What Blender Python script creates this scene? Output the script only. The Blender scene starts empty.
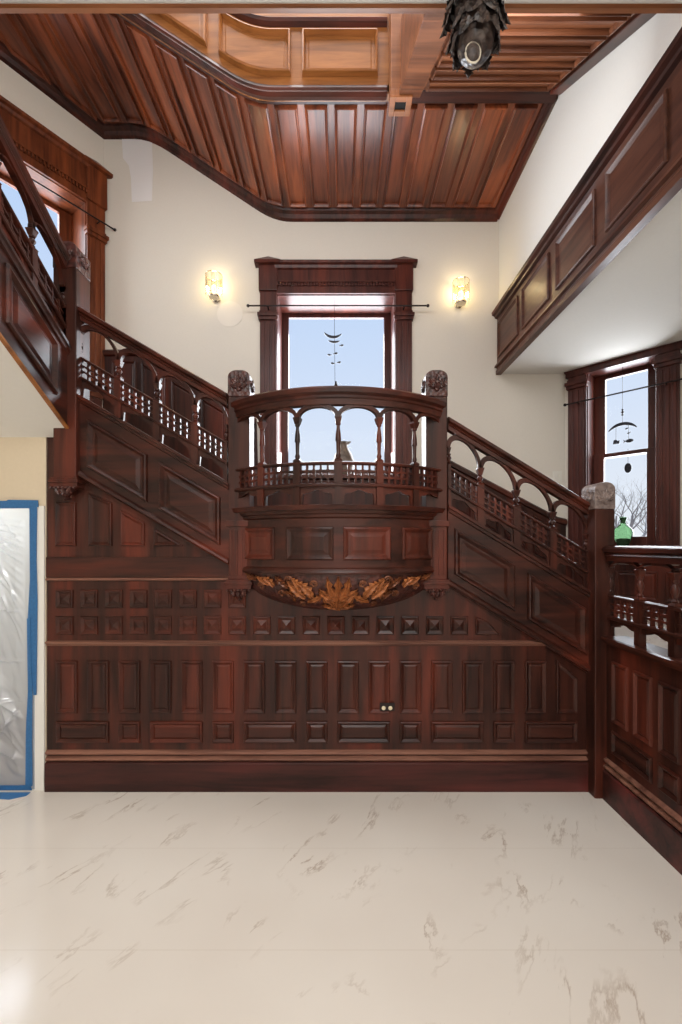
import bpy, bmesh, math, random
from mathutils import Vector, Matrix, noise
random.seed(7)
C = bpy.context.scene
COL = C.collection
PI = math.pi
# ------------------------------------------------------------------ survey of the photograph
F, H, CX, CY = 430.0, 1.6, 341.0, 546.0
YF = H * F / 244.0          # face of the panelled stair wall
YB = 4.63                   # back wall
XR = 1.679                  # plane of the right hand screen and of the gallery fascia
XL = -1.75                  # plane of the upper flight on the left
def X(px, Y=YF): return (px - CX) * Y / F
def Z(py, Y=YF): return H - (py - CY) * Y / F

# ------------------------------------------------------------------ materials
def new_mat(name):
    m = bpy.data.materials.new(name); m.use_nodes = True
    nt = m.node_tree; nt.nodes.clear()
    out = nt.nodes.new('ShaderNodeOutputMaterial')
    b = nt.nodes.new('ShaderNodeBsdfPrincipled')
    nt.links.new(b.outputs[0], out.inputs[0])
    return m, nt, b, out
def S(r, g, b):
    f = lambda c: (c/255/12.92) if c/255 <= .04045 else ((c/255+.055)/1.055)**2.4
    return (f(r), f(g), f(b), 1)
def ramp(nt, stops):
    r = nt.nodes.new('ShaderNodeValToRGB')
    e = r.color_ramp.elements
    while len(e) < len(stops): e.new(.5)
    for k, (p, c) in enumerate(stops): e[k].position = p; e[k].color = c
    return r
def wood(name, axis, dark, mid, red, rough=.36, coat=.06, sc=1.0, redpos=.72):
    m, nt, b, out = new_mat(name); N = nt.nodes.new; L = nt.links.new
    tc = N('ShaderNodeTexCoord'); mp = N('ShaderNodeMapping')
    s = [14*sc]*3; s[axis] = 1.1*sc; mp.inputs['Scale'].default_value = s
    L(tc.outputs['Object'], mp.inputs['Vector'])
    n1 = N('ShaderNodeTexNoise'); n1.inputs['Scale'].default_value = 1.0; n1.inputs['Detail'].default_value = 6; n1.inputs['Roughness'].default_value = .65; n1.inputs['Distortion'].default_value = .6
    L(mp.outputs[0], n1.inputs['Vector'])
    mp2 = N('ShaderNodeMapping'); s2 = [4.5*sc]*3; s2[axis] = .8*sc; mp2.inputs['Scale'].default_value = s2
    L(tc.outputs['Object'], mp2.inputs['Vector'])
    n2 = N('ShaderNodeTexNoise'); n2.inputs['Scale'].default_value = 1.0; n2.inputs['Detail'].default_value = 3
    L(mp2.outputs[0], n2.inputs['Vector'])
    r1 = ramp(nt, [(.34, dark), (.62, mid)]); L(n1.outputs[0], r1.inputs[0])
    r2 = ramp(nt, [(.48, (0,0,0,1)), (redpos, (1,1,1,1))]); L(n2.outputs[0], r2.inputs[0])
    mx = N('ShaderNodeMixRGB'); mx.inputs[2].default_value = red
    mu = N('ShaderNodeMath'); mu.operation = 'MULTIPLY'; L(r2.outputs[0], mu.inputs[0]); L(n1.outputs[0], mu.inputs[1])
    L(mu.outputs[0], mx.inputs[0]); L(r1.outputs[0], mx.inputs[1])
    L(mx.outputs[0], b.inputs['Base Color'])
    b.inputs['Roughness'].default_value = rough
    b.inputs['Specular IOR Level'].default_value = .27; b.inputs['Coat Weight'].default_value = coat; b.inputs['Coat Roughness'].default_value = .18
    bp = N('ShaderNodeBump'); bp.inputs['Strength'].default_value = .12; bp.inputs['Distance'].default_value = .004
    L(n1.outputs[0], bp.inputs['Height']); L(bp.outputs[0], b.inputs['Normal'])
    return m
def carved(name, dark, mid, rough=.4):
    m, nt, b, out = new_mat(name); N = nt.nodes.new; L = nt.links.new
    tc = N('ShaderNodeTexCoord')
    n = N('ShaderNodeTexNoise'); n.inputs['Scale'].default_value = 30; n.inputs['Detail'].default_value = 4
    v = N('ShaderNodeTexVoronoi'); v.inputs['Scale'].default_value = 42
    L(tc.outputs['Object'], n.inputs['Vector']); L(tc.outputs['Object'], v.inputs['Vector'])
    r = ramp(nt, [(.35, dark), (.65, mid)]); L(n.outputs[0], r.inputs[0]); L(r.outputs[0], b.inputs['Base Color'])
    bp = N('ShaderNodeBump'); bp.inputs['Strength'].default_value = .55; bp.inputs['Distance'].default_value = .008
    L(v.outputs[0], bp.inputs['Height']); L(bp.outputs[0], b.inputs['Normal'])
    b.inputs['Roughness'].default_value = rough
    return m
def plain(name, col, rough=.5, metal=0, bump=0, nsc=40, var=0):
    m, nt, b, out = new_mat(name); N = nt.nodes.new; L = nt.links.new
    b.inputs['Base Color'].default_value = col; b.inputs['Roughness'].default_value = rough; b.inputs['Metallic'].default_value = metal
    tc = N('ShaderNodeTexCoord'); n = N('ShaderNodeTexNoise'); n.inputs['Scale'].default_value = nsc; n.inputs['Detail'].default_value = 4
    L(tc.outputs['Object'], n.inputs['Vector'])
    if var:
        lo = tuple(c*(1-var) for c in col[:3])+(1,); hi = tuple(min(1, c*(1+var)) for c in col[:3])+(1,)
        r = ramp(nt, [(.3, lo), (.7, hi)]); L(n.outputs[0], r.inputs[0]); L(r.outputs[0], b.inputs['Base Color'])
    if bump:
        bp = N('ShaderNodeBump'); bp.inputs['Strength'].default_value = bump; bp.inputs['Distance'].default_value = .003
        L(n.outputs[0], bp.inputs['Height']); L(bp.outputs[0], b.inputs['Normal'])
    return m
D_, M_, R_ = S(32,15,11), S(70,36,27), S(124,54,37)
WV = wood('mahogany_vertical', 2, D_, M_, R_)
WH = wood('mahogany_horizontal', 0, D_, M_, R_)
WY = wood('mahogany_along', 1, D_, M_, R_)
WBASE = wood('mahogany_worn', 0, S(36,18,16), S(72,37,32), S(118,50,46), rough=.4)
WWIN = wood('casing_wood', 2, S(54,27,24), S(88,47,40), S(118,54,38), rough=.35)
WCEIL = wood('ceiling_boards', 1, S(62,31,22), S(126,67,44), S(186,100,58), rough=.32, coat=.2, redpos=.66)
WCEILX = wood('ceiling_boards_across', 0, S(76,42,28), S(128,78,52), S(164,102,66), rough=.34, coat=.2, redpos=.68)
WGOLD = wood('golden_oak', 0, S(118,70,32), S(164,104,54), S(182,118,62), rough=.38, coat=.2)
WHEAD = wood('header_oak', 0, S(118,70,40), S(158,100,62), S(170,104,64), rough=.45, coat=.1)
WFASC = wood('gallery_wood', 1, S(58,33,27), S(92,58,46), S(128,80,56), rough=.33)
WEDGE = wood('worn_toplit_moulding', 0, S(80,48,39), S(138,96,80), S(150,106,86))  # lighter tone paints in top-lit highlights along with the worn finish
WCARVE = carved('carved_mahogany', S(48,22,18), S(84,42,34))
WLEAF = carved('carved_orange_wood', S(124,70,36), S(182,112,64), rough=.5)
WSCROLL = carved('carved_brown_wood', S(88,46,26), S(128,74,42), rough=.45)
WWORN = carved('worn_grey_carving', S(96,80,76), S(138,122,116))
WPEND = carved('carved_black_wood', S(34,27,25), S(82,68,62), rough=.34)
PALERIM = plain('pale_rim', S(206,196,178), .4, .2, .2)  # pale tone for the ring round the pendant tip
WALL = plain('cream_paint', S(233,226,214), .85, 0, .06, 60, .012)
WALLW = plain('white_plaster', S(232,229,222), .85, 0, .05, 50, .01)
WALLT = plain('tan_paint', S(214,198,172), .85, 0, .05, 50, .015)
PATCH = plain('primer_white', S(243,240,238), .8, 0, .05, 50)
IRON = plain('dark_iron', S(46,38,38), .4, .7)
DARKM = plain('dark_tin', S(40,40,48), .45, .5)
IVORY = plain('ivory_plastic', S(226,212,180), .35)
SWITCH = plain('white_plastic', S(238,234,224), .35)
TAPE = plain('blue_masking_tape', S(48,104,156), .6, 0, .25, 90, .12)
DUST = plain('brown_subfloor', S(120,100,84), .7, 0, .1, 20, .1)
BARK = plain('bark', S(168,158,154), .9, 0, .3, 20, .1)
GROUND = plain('winter_ground', S(196,196,196), .9, 0, .1, 3, .06)
CHROME = plain('polished_chrome', S(210,200,180), .2, .9)
VASE = plain('mottled_stoneware', S(112,98,86), .5, 0, .2, 26, .45)

def glass_mat(name, col, gl=.07, rough=.02):
    m, nt, b, out = new_mat(name); N = nt.nodes.new; L = nt.links.new
    nt.nodes.remove(b)
    t = N('ShaderNodeBsdfTransparent'); t.inputs[0].default_value = col
    g = N('ShaderNodeBsdfGlossy'); g.inputs['Roughness'].default_value = rough
    x = N('ShaderNodeMixShader'); x.inputs[0].default_value = gl
    L(t.outputs[0], x.inputs[1]); L(g.outputs[0], x.inputs[2]); L(x.outputs[0], out.inputs[0])
    return m
PANE = glass_mat('window_glass', (.98,.99,1,1), .001)
CRYSTAL = glass_mat('ribbed_crystal', (.9,.86,.74,1), .28, .1)
def green_glass():
    m, nt, b, out = new_mat('green_glass'); N = nt.nodes.new; L = nt.links.new
    b.inputs['Base Color'].default_value = S(66,94,66); b.inputs['Roughness'].default_value = .08
    b.inputs['Transmission Weight'].default_value = .55; b.inputs['IOR'].default_value = 1.15
    return m
GREEN = green_glass()
def sheet_mat():
    m, nt, b, out = new_mat('polythene_film'); N = nt.nodes.new; L = nt.links.new
    nt.nodes.remove(b)
    t = N('ShaderNodeBsdfTransparent'); t.inputs[0].default_value = (.95,.96,1,1)
    d = N('ShaderNodeBsdfTranslucent'); d.inputs[0].default_value = (.84,.91,1,1)
    d2 = N('ShaderNodeBsdfDiffuse'); d2.inputs[0].default_value = (.76,.83,.95,1)
    g = N('ShaderNodeBsdfGlossy'); g.inputs['Roughness'].default_value = .22
    a = N('ShaderNodeMixShader'); a.inputs[0].default_value = .5; L(d.outputs[0], a.inputs[1]); L(d2.outputs[0], a.inputs[2])
    c = N('ShaderNodeMixShader'); c.inputs[0].default_value = .42; L(t.outputs[0], c.inputs[1]); L(a.outputs[0], c.inputs[2])
    e = N('ShaderNodeMixShader'); e.inputs[0].default_value = .16; L(c.outputs[0], e.inputs[1]); L(g.outputs[0], e.inputs[2])
    L(e.outputs[0], out.inputs[0]); return m
FILM = sheet_mat()
def bulb_mat():
    m, nt, b, out = new_mat('lit_bulb')
    b.inputs['Base Color'].default_value = (1,.9,.7,1)
    b.inputs['Emission Color'].default_value = (1,.84,.55,1); b.inputs['Emission Strength'].default_value = 2.0
    return m
BULB = bulb_mat()
def marble():
    m, nt, b, out = new_mat('marble_tile'); N = nt.nodes.new; L = nt.links.new
    tc = N('ShaderNodeTexCoord'); mq = N('ShaderNodeMapping'); mq.inputs['Rotation'].default_value = (0,0,math.radians(32)); mp = N('ShaderNodeMapping'); mp.inputs['Scale'].default_value = (1.9,.6,1)
    L(tc.outputs['Object'], mq.inputs['Vector']); L(mq.outputs[0], mp.inputs['Vector'])
    n = N('ShaderNodeTexNoise'); n.inputs['Scale'].default_value = 1.7; n.inputs['Detail'].default_value = 8; n.inputs['Roughness'].default_value = .62; n.inputs['Distortion'].default_value = .35
    L(mp.outputs[0], n.inputs['Vector'])
    s = N('ShaderNodeMath'); s.operation = 'SUBTRACT'; s.inputs[1].default_value = .5; L(n.outputs[0], s.inputs[0])
    a = N('ShaderNodeMath'); a.operation = 'ABSOLUTE'; L(s.outputs[0], a.inputs[0])
    r = ramp(nt, [(0, (1,1,1,1)), (.016, (0,0,0,1))]); L(a.outputs[0], r.inputs[0])
    n2 = N('ShaderNodeTexNoise'); n2.inputs['Scale'].default_value = 3.1; n2.inputs['Detail'].default_value = 3; L(tc.outputs['Object'], n2.inputs['Vector'])
    r2 = ramp(nt, [(.5, (0,0,0,1)), (.66, (1,1,1,1))]); L(n2.outputs[0], r2.inputs[0])
    mu = N('ShaderNodeMath'); mu.operation = 'MULTIPLY'; L(r.outputs[0], mu.inputs[0]); L(r2.outputs[0], mu.inputs[1])
    mu2 = N('ShaderNodeMath'); mu2.operation = 'MULTIPLY'; mu2.inputs[1].default_value = .8; L(mu.outputs[0], mu2.inputs[0])
    n3 = N('ShaderNodeTexNoise'); n3.inputs['Scale'].default_value = 1.2; L(tc.outputs['Object'], n3.inputs['Vector'])
    base = ramp(nt, [(.3, S(214,205,195)), (.7, S(222,215,206))]); L(n3.outputs[0], base.inputs[0])
    mx = N('ShaderNodeMixRGB'); mx.inputs[2].default_value = S(166,148,132); L(mu2.outputs[0], mx.inputs[0]); L(base.outputs[0], mx.inputs[1])
    # grout joints, tiles 1.22 x 0.61 m
    sp = N('ShaderNodeSeparateXYZ'); L(tc.outputs['Object'], sp.inputs[0])
    def joint(sock, per, off):
        ad = N('ShaderNodeMath'); ad.operation = 'ADD'; ad.inputs[1].default_value = off; L(sock, ad.inputs[0])
        dv = N('ShaderNodeMath'); dv.operation = 'PINGPONG'; dv.inputs[1].default_value = per/2; L(ad.outputs[0], dv.inputs[0])
        lt = N('ShaderNodeMath'); lt.operation = 'LESS_THAN'; lt.inputs[1].default_value = .0016; L(dv.outputs[0], lt.inputs[0])
        return lt.outputs[0]
    jy = joint(sp.outputs['Y'], .574, -1.703); jx = joint(sp.outputs['X'], 7.0, 9.0)
    mxx = N('ShaderNodeMath'); mxx.operation = 'MAXIMUM'; L(jy, mxx.inputs[0]); L(jx, mxx.inputs[1])
    h = N('ShaderNodeMath'); h.operation = 'MULTIPLY'; h.inputs[1].default_value = .45; L(mxx.outputs[0], h.inputs[0])
    m2 = N('ShaderNodeMixRGB'); m2.inputs[2].default_value = S(196,184,170); L(h.outputs[0], m2.inputs[0]); L(mx.outputs[0], m2.inputs[1])
    L(m2.outputs[0], b.inputs['Base Color'])
    b.inputs['Roughness'].default_value = .16
    return m
MARBLE = marble()

# ------------------------------------------------------------------ mesh builder
def ident(u, v, w): return (u, v, w)
class MB:
    def __init__(s, fn=ident): s.v = []; s.f = []; s.fn = fn; s.cuts = []
    def add(s, vs, fs, fn=None):
        fn = fn or s.fn; o = len(s.v)
        s.v += [tuple(fn(*p)) for p in vs]; s.f += [tuple(i+o for i in q) for q in fs]
    def box(s, u0, u1, v0, v1, w0, w1, fn=None, n=1):
        vs = []; fs = []
        for k in range(n+1):
            u = u0 + (u1-u0)*k/n
            vs += [(u, v0, w0), (u, v1, w0), (u, v1, w1), (u, v0, w1)]
        for k in range(n):
            a = 4*k
            for j in range(4): fs.append((a+j, a+(j+1) % 4, a+4+(j+1) % 4, a+4+j))
        fs += [(3, 2, 1, 0), (4*n, 4*n+1, 4*n+2, 4*n+3)]
        s.add(vs, fs, fn)
    def prism(s, poly, w0, w1, fn=None):
        n = len(poly)
        vs = [(u, v, w0) for u, v in poly] + [(u, v, w1) for u, v in poly]
        fs = [tuple(range(n-1, -1, -1)), tuple(range(n, 2*n))] + [(i, (i+1) % n, n+(i+1) % n, n+i) for i in range(n)]
        s.add(vs, fs, fn)
    def mould(s, u0, u1, prof, n=1, fn=None):
        k = len(prof); vs = []; fs = []
        for i in range(n+1):
            u = u0 + (u1-u0)*i/n
            vs += [(u, v, w) for v, w in prof]
        for i in range(n):
            for j in range(k): fs.append((i*k+j, i*k+(j+1) % k, (i+1)*k+(j+1) % k, (i+1)*k+j))
        fs += [tuple(range(k-1, -1, -1)), tuple(range(n*k, n*k+k))]
        s.add(vs, fs, fn)
    def band(s, A, B, w0, w1, fn=None):
        n = len(A); vs = []; fs = []
        for a, b in zip(A, B): vs += [(a[0], a[1], w0), (b[0], b[1], w0), (b[0], b[1], w1), (a[0], a[1], w1)]
        for i in range(n-1):
            for j in range(4): fs.append((4*i+j, 4*i+(j+1) % 4, 4*i+4+(j+1) % 4, 4*i+4+j))
        fs += [(3, 2, 1, 0), (4*n-4, 4*n-3, 4*n-2, 4*n-1)]
        s.add(vs, fs, fn)
    def panel(s, poly, prof, apex=None, fn=None):
        """rings of the polygon inset step by step; last ring filled or drawn to an apex"""
        vs = []; fs = []; n = len(poly); m = 0
        for d, w in prof:
            q = inset(poly, d)
            if q is None: break
            vs += [(u, v, w) for u, v in q]; m += 1
        for r in range(m-1):
            for i in range(n): fs.append((r*n+i, r*n+(i+1) % n, (r+1)*n+(i+1) % n, (r+1)*n+i))
        if apex is None: fs.append(tuple((m-1)*n+i for i in range(n)))
        else:
            q = vs[(m-1)*n:m*n]; c = (sum(p[0] for p in q)/n, sum(p[1] for p in q)/n, apex)
            vs.append(c)
            for i in range(n): fs.append(((m-1)*n+i, (m-1)*n+(i+1) % n, m*n))
        s.add(vs, fs, fn)
    def lathe(s, prof, c, seg=12, fn=None, axis=2, sx=1, sy=1):
        vs = []; fs = []; k = len(prof)
        for r, h in prof:
            for j in range(seg):
                a = 2*PI*j/seg; p = [r*math.cos(a)*sx, r*math.sin(a)*sy, h]
                if axis == 1: p = [p[0], p[2], p[1]]
                if axis == 0: p = [p[2], p[0], p[1]]
                vs.append((c[0]+p[0], c[1]+p[1], c[2]+p[2]))
        for i in range(k-1):
            for j in range(seg): fs.append((i*seg+j, i*seg+(j+1) % seg, (i+1)*seg+(j+1) % seg, (i+1)*seg+j))
        fs += [tuple(range(seg-1, -1, -1)), tuple(range((k-1)*seg, k*seg))]
        s.add(vs, fs, fn or ident)
    def tube(s, pts, r, seg=7, fn=None):
        P = [Vector(p) for p in pts]; n = len(P); vs = []; fs = []
        for i in range(n):
            t = (P[min(n-1, i+1)] - P[max(0, i-1)]).normalized()
            a = t.cross(Vector((0, 0, 1)));
            if a.length < .05: a = t.cross(Vector((1, 0, 0)))
            a.normalize(); b = t.cross(a)
            rr = r[i] if isinstance(r, (list, tuple)) else r
            for j in range(seg):
                q = P[i] + a*math.cos(2*PI*j/seg)*rr + b*math.sin(2*PI*j/seg)*rr
                vs.append(tuple(q))
        for i in range(n-1):
            for j in range(seg): fs.append((i*seg+j, i*seg+(j+1) % seg, (i+1)*seg+(j+1) % seg, (i+1)*seg+j))
        fs += [tuple(range(seg-1, -1, -1)), tuple(range((n-1)*seg, n*seg))]
        s.add(vs, fs, fn or ident)
    def leaf(s, base, ang, length, width, lobes=4, rise=.02, fn=None, n=28, curl=0.0):
        """carved lobed leaf in the (u,v) plane, vein raised by rise"""
        vs = []; fs = []; ca, sa = math.cos(ang), math.sin(ang); u0, v0 = base
        cx, cy, th = u0, v0, ang
        for i in range(n+1):
            t = i/n
            prof = math.sin(PI*min(1, (t*.93+.07))**.75)
            sawt = (t*lobes) % 1.0
            hw = width*.5*prof*(1 - .5*sawt) + .0008
            dx, dy = math.cos(th), math.sin(th)
            sweep = hw*.45
            e = 1 - t*.4
            vs += [(cx - dy*hw + dx*sweep, cy + dx*hw + dy*sweep, 0.0),
                   (cx - dy*hw*.5 + dx*sweep*.4, cy + dx*hw*.5 + dy*sweep*.4, rise*.8*e),
                   (cx, cy, rise*.45*e),
                   (cx + dy*hw*.5 + dx*sweep*.4, cy - dx*hw*.5 + dy*sweep*.4, rise*.8*e),
                   (cx + dy*hw + dx*sweep, cy - dx*hw + dy*sweep, 0.0)]
            cx += dx*length/n; cy += dy*length/n; th += curl/n
        for i in range(n):
            for j in range(4): fs.append((5*i+j, 5*i+j+1, 5*i+6+j, 5*i+5+j))
        s.add(vs, fs, fn)
    def build(s, name, mat, parent=None, bevel=0, smooth=False, loc=None, cuts=None):
        me = bpy.data.meshes.new(name)
        org = Vector(loc) if loc is not None else (root_of(parent).location.copy() if parent is not None else Vector((0, 0, 0)))
        me.from_pydata([tuple(Vector(p) - org) for p in s.v], [], s.f)
        bm = bmesh.new(); bm.from_mesh(me)
        bmesh.ops.recalc_face_normals(bm, faces=bm.faces)
        if bevel:
            es = [e for e in bm.edges if len(e.link_faces) == 2 and e.calc_face_angle(0) > .6]
            bmesh.ops.bevel(bm, geom=es, offset=bevel, segments=2, affect='EDGES', profile=.6, clamp_overlap=True)
        bm.to_mesh(me); bm.free()
        if smooth:
            for p in me.polygons: p.use_smooth = True
            try: me.set_sharp_from_angle(angle=math.radians(42))
            except Exception: pass
        me.materials.append(mat)
        o = bpy.data.objects.new(name, me); COL.objects.link(o)
        if parent is not None: o.parent = parent
        else: o.location = org
        return o
def root_of(o):
    while o.parent is not None: o = o.parent
    return o
def inset(poly, d):
    if d == 0: return list(poly)
    n = len(poly); area = sum(poly[i][0]*poly[(i+1) % n][1]-poly[(i+1) % n][0]*poly[i][1] for i in range(n))
    sg = 1 if area > 0 else -1; L = []
    for i in range(n):
        a, b = Vector(poly[i]), Vector(poly[(i+1) % n]); t = (b-a).normalized(); nn = Vector((-t.y, t.x))*sg
        L.append((a+nn*d, t))
    out = []
    for i in range(n):
        p, t = L[i-1]; q, r = L[i]; den = t.x*r.y-t.y*r.x
        if abs(den) < 1e-6: out.append(tuple(q)); continue
        k = ((q.x-p.x)*r.y-(q.y-p.y)*r.x)/den; out.append(tuple(p+t*k))
    return out
PROF = [(0, -.004), (.0, .004), (.003, .013), (.008, .016), (.012, .014), (.025, .002), (.028, .002), (.038, .007)]
PROFS = [(0, -.004), (.0, .004), (.003, .010), (.007, .012), (.024, .002), (.028, .002)]
PROFD = [(0, -.004), (.0, .004), (.004, .009), (.010, .011), (.016, .009), (.03, .001), (.04, .001), (.06, .006)]
def rect(u0, u1, v0, v1): return [(u0, v0), (u1, v0), (u1, v1), (u0, v1)]

def thing(name, label, cat, loc, group=None, kind=None):
    o = bpy.data.objects.new(name, None); COL.objects.link(o); o.location = loc
    o.empty_display_size = .1; o['label'] = label; o['category'] = cat
    if group: o['group'] = group
    if kind: o['kind'] = kind
    return o
def tag(o, label, cat, group=None, kind=None):
    o['label'] = label; o['category'] = cat
    if group: o['group'] = group
    if kind: o['kind'] = kind
    return o
def front(off=0.0): return lambda u, v, w: (u, YF - off - w, v)
def backf(u, v, w): return (u, YB - w, v)
def rightf(off=0.0): return lambda u, v, w: (XR - off - w, u, v)
def leftf(off=0.0): return lambda u, v, w: (XL + off + w, u, v)

# ================================================================== SETTING
# floor
mb = MB(); mb.box(-5, XR+.05, -3.6, YF+.05, -.12, 0); tag(mb.build('floor', MARBLE), 'cream marble tile floor with thin grey brown veins', 'floor', kind='structure')
# back wall with the central window opening
WX0, WX1, WZ0, WZ1 = X(276.6, YB), X(395.4, YB), 2.36, Z(295, YB)
CLX, CRX = X(104, YB), X(565, YB)
def holed_wall(fn, u0, u1, v0, v1, a0, a1, b0, b1, t):
    m = MB(fn)
    m.box(u0, a0, v0, v1, -t, 0); m.box(a1, u1, v0, v1, -t, 0)
    m.box(a0, a1, v0, b0, -t, 0); m.box(a0, a1, b1, v1, -t, 0); return m
tag(holed_wall(backf, CLX, CRX, 0, 6.6, WX0, WX1, WZ0, WZ1, .42).build('wall_back', WALL), 'cream painted back wall behind the landing with two sconces', 'wall', kind='structure')
# angled walls either side
cl = Vector((CLX, YB)); dl = (Vector((X(0, 3.87), 3.87)) - cl).normalized(); nl = Vector((-dl.y, dl.x))
cr = Vector((CRX, YB)); dr = (Vector((X(682, 3.91), 3.91)) - cr).normalized(); nr = Vector((dr.y, -dr.x))
if nl.x < 0: nl = -nl
if nr.x > 0: nr = -nr
def bayl(u, v, w): p = cl + dl*u + nl*w; return (p.x, p.y, v)
def bayr(u, v, w): p = cr + dr*u + nr*w; return (p.x, p.y, v)
def u_of(px, c, d):
    k = (px-CX)/F; return (k*c.y - c.x)/(d.x - k*d.y)
def yz(px, py, c, d):
    Y = c.y + u_of(px, c, d)*d.y; return Z(py, Y)
LU0 = u_of(86, cl, dl); LU1 = LU0 + 1.12; LZ1 = yz(84, 201.5, cl, dl); LZ0 = 3.34
tag(holed_wall(bayl, -.1, 3.2, 0, 6.6, LU0, LU1, LZ0, LZ1, .36).build('wall_left', WALL), 'cream angled wall left of the landing holding a window', 'wall', kind='structure')
RU0, RU1 = u_of(587, cr, dr), u_of(657, cr, dr); RZ1 = yz(605, 367, cr, dr); RZ0 = 1.60
tag(holed_wall(bayr, -.1, 2.6, 0, 3.6, RU0, RU1, RZ0, RZ1, .32).build('wall_right', WALL), 'cream angled bay wall under the gallery at right holding a window', 'wall', kind='structure')
# alcove under the gallery : raised floor and ceiling
PLAT = .93
LAND, LAND2 = 1.70, 2.45
mb = MB(); mb.prism([(XR+.06, .9), (4.6, .9), (4.6, 2.6), (CRX, YB), (XR+.06, YB)], PLAT-.1, PLAT)
tag(mb.build('floor_alcove', MARBLE), 'pale raised alcove floor seen through the right hand screen', 'floor', kind='structure')
ALZ = Z(374, YB)
mb = MB(); mb.prism([(XR+.03, .6), (4.6, .6), (4.6, 2.6), (CRX+.3, YB+.1), (XR+.03, YB)], ALZ, ALZ+.1)
tag(mb.build('ceiling_alcove', WALLW), 'white flat ceiling under the gallery at right', 'ceiling', kind='structure')
# white wall above the gallery fascia
mb = MB(); mb.box(XR+.02, XR+.2, .6, YB, ALZ+.12, 7.6)
tag(mb.build('wall_gallery', WALLW), 'white plaster wall above the panelled gallery fascia at right', 'wall', kind='structure')
# foyer ceiling nearest the camera and its oak edge
HZ = Z(13.5, 2.1)
mb = MB(); mb.box(-4.2, XR+.2, -3.6, 2.064, HZ+.003, HZ+.25); tag(mb.build('ceiling', WALLW), 'white foyer ceiling at the very top edge of the picture', 'ceiling', kind='structure')
mb = MB(lambda u, v, w: (u, v, w)); mb.mould(-4.2, XR+.02, [(2.064, HZ+.03), (2.064, HZ), (2.075, HZ-.005), (2.10, HZ), (2.10, HZ+.27), (2.064, HZ+.27)])
tag(mb.build('trim_1', WHEAD), 'light brown oak strip edging the stairwell opening along the top', 'trim', kind='structure')
mb = MB(); mb.box(-4.3, 4.7, -3.75, -3.6, 0, HZ+.3); tag(mb.build('wall_foyer', WALL), 'cream foyer wall behind the viewer', 'wall', kind='structure')
mb = MB(); mb.box(-4.35, -4.2, -3.6, 3.4, 0, HZ+.3); tag(mb.build('wall_foyer_left', WALL), 'cream foyer wall at the far left of the room', 'wall', kind='structure')
mb = MB(); mb.box(4.6, 4.75, .9, 2.7, PLAT, ALZ+.1); mb.box(XR+.2, 4.6, .75, .9, 0, ALZ+.1); tag(mb.build('wall_alcove', WALL), 'cream end wall of the alcove under the gallery', 'wall', kind='structure')
mb = MB(); mb.box(XR+.2, XR+.35, -3.6, .75, 0, HZ+.3); tag(mb.build('wall_foyer_right', WALL), 'cream foyer wall right of the viewer', 'wall', kind='structure')
mb = MB(); mb.box(-4.6, XR+.2, .7, YB+.3, 7.6, 7.7); tag(mb.build('ceiling_stairwell', WALLW), 'white ceiling high above the stairwell opening', 'ceiling', kind='structure')
mb = MB(); mb.box(-4.6, XR+.2, .7, .85, HZ+.25, 7.6); tag(mb.build('wall_stairwell', WALLW), 'white wall above the foyer ceiling', 'wall', kind='structure')
# door wall under the upper flight
SOFZ = Z(437); DX1 = X(33); DX0 = -3.02; DZ = Z(506)
EW = X(46)
mb = MB(front(0)); mb.box(DX1, EW, 0, SOFZ+.02, -.14, 0); mb.box(-3.9, DX0, 0, SOFZ+.02, -.14, 0); mb.box(DX0, DX1, DZ, SOFZ+.02, -.14, 0)
tag(mb.build('wall_door', WALLT), 'tan wall at left around the taped doorway', 'wall', kind='structure')
mb = MB(front(0)); mb.box(X(34.6), X(44.5), 0, Z(506), .0, .010); mb.box(X(42.5), X(45.5), 0, Z(506), .0, .016)
tag(mb.build('trim_2', WALLW, bevel=.003), 'cream door casing strip between blue tape and dark panelling', 'trim', kind='structure')
# sloped white soffit of the upper flight
mb = MB(lambda u, v, w: (u, v, SOFZ + (YF - v)*.595 + w)); mb.box(-3.9, XL-.006, 0.6, YF, -.002, .05)
tag(mb.build('ceiling_soffit', WALLW), 'white sloping soffit below the upper stair flight at left', 'ceiling', kind='structure')
# small room behind the doorway
mb = MB(); mb.box(-4.2, EW, YF+.14, 5.2, -.12, -.002); tag(mb.build('floor_closet', DUST), 'brown floor of the room behind the plastic sheet', 'floor', kind='structure')
mb = MB(); mb.box(-4.2, EW, 4.1, 4.2, 0, 2.4); mb.box(EW, EW+.05, YF+.14, 4.2, 0, 2.4)
mb.box(-4.2, EW, YF+.14, 4.2, 2.3, 2.36)
mb.box(-2.9, -2.3, 4.04, 4.1, 0, 1.5)
tag(mb.build('wall_closet', WALLW), 'white walls of the room glimpsed behind the plastic sheet', 'wall', kind='structure')

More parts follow.
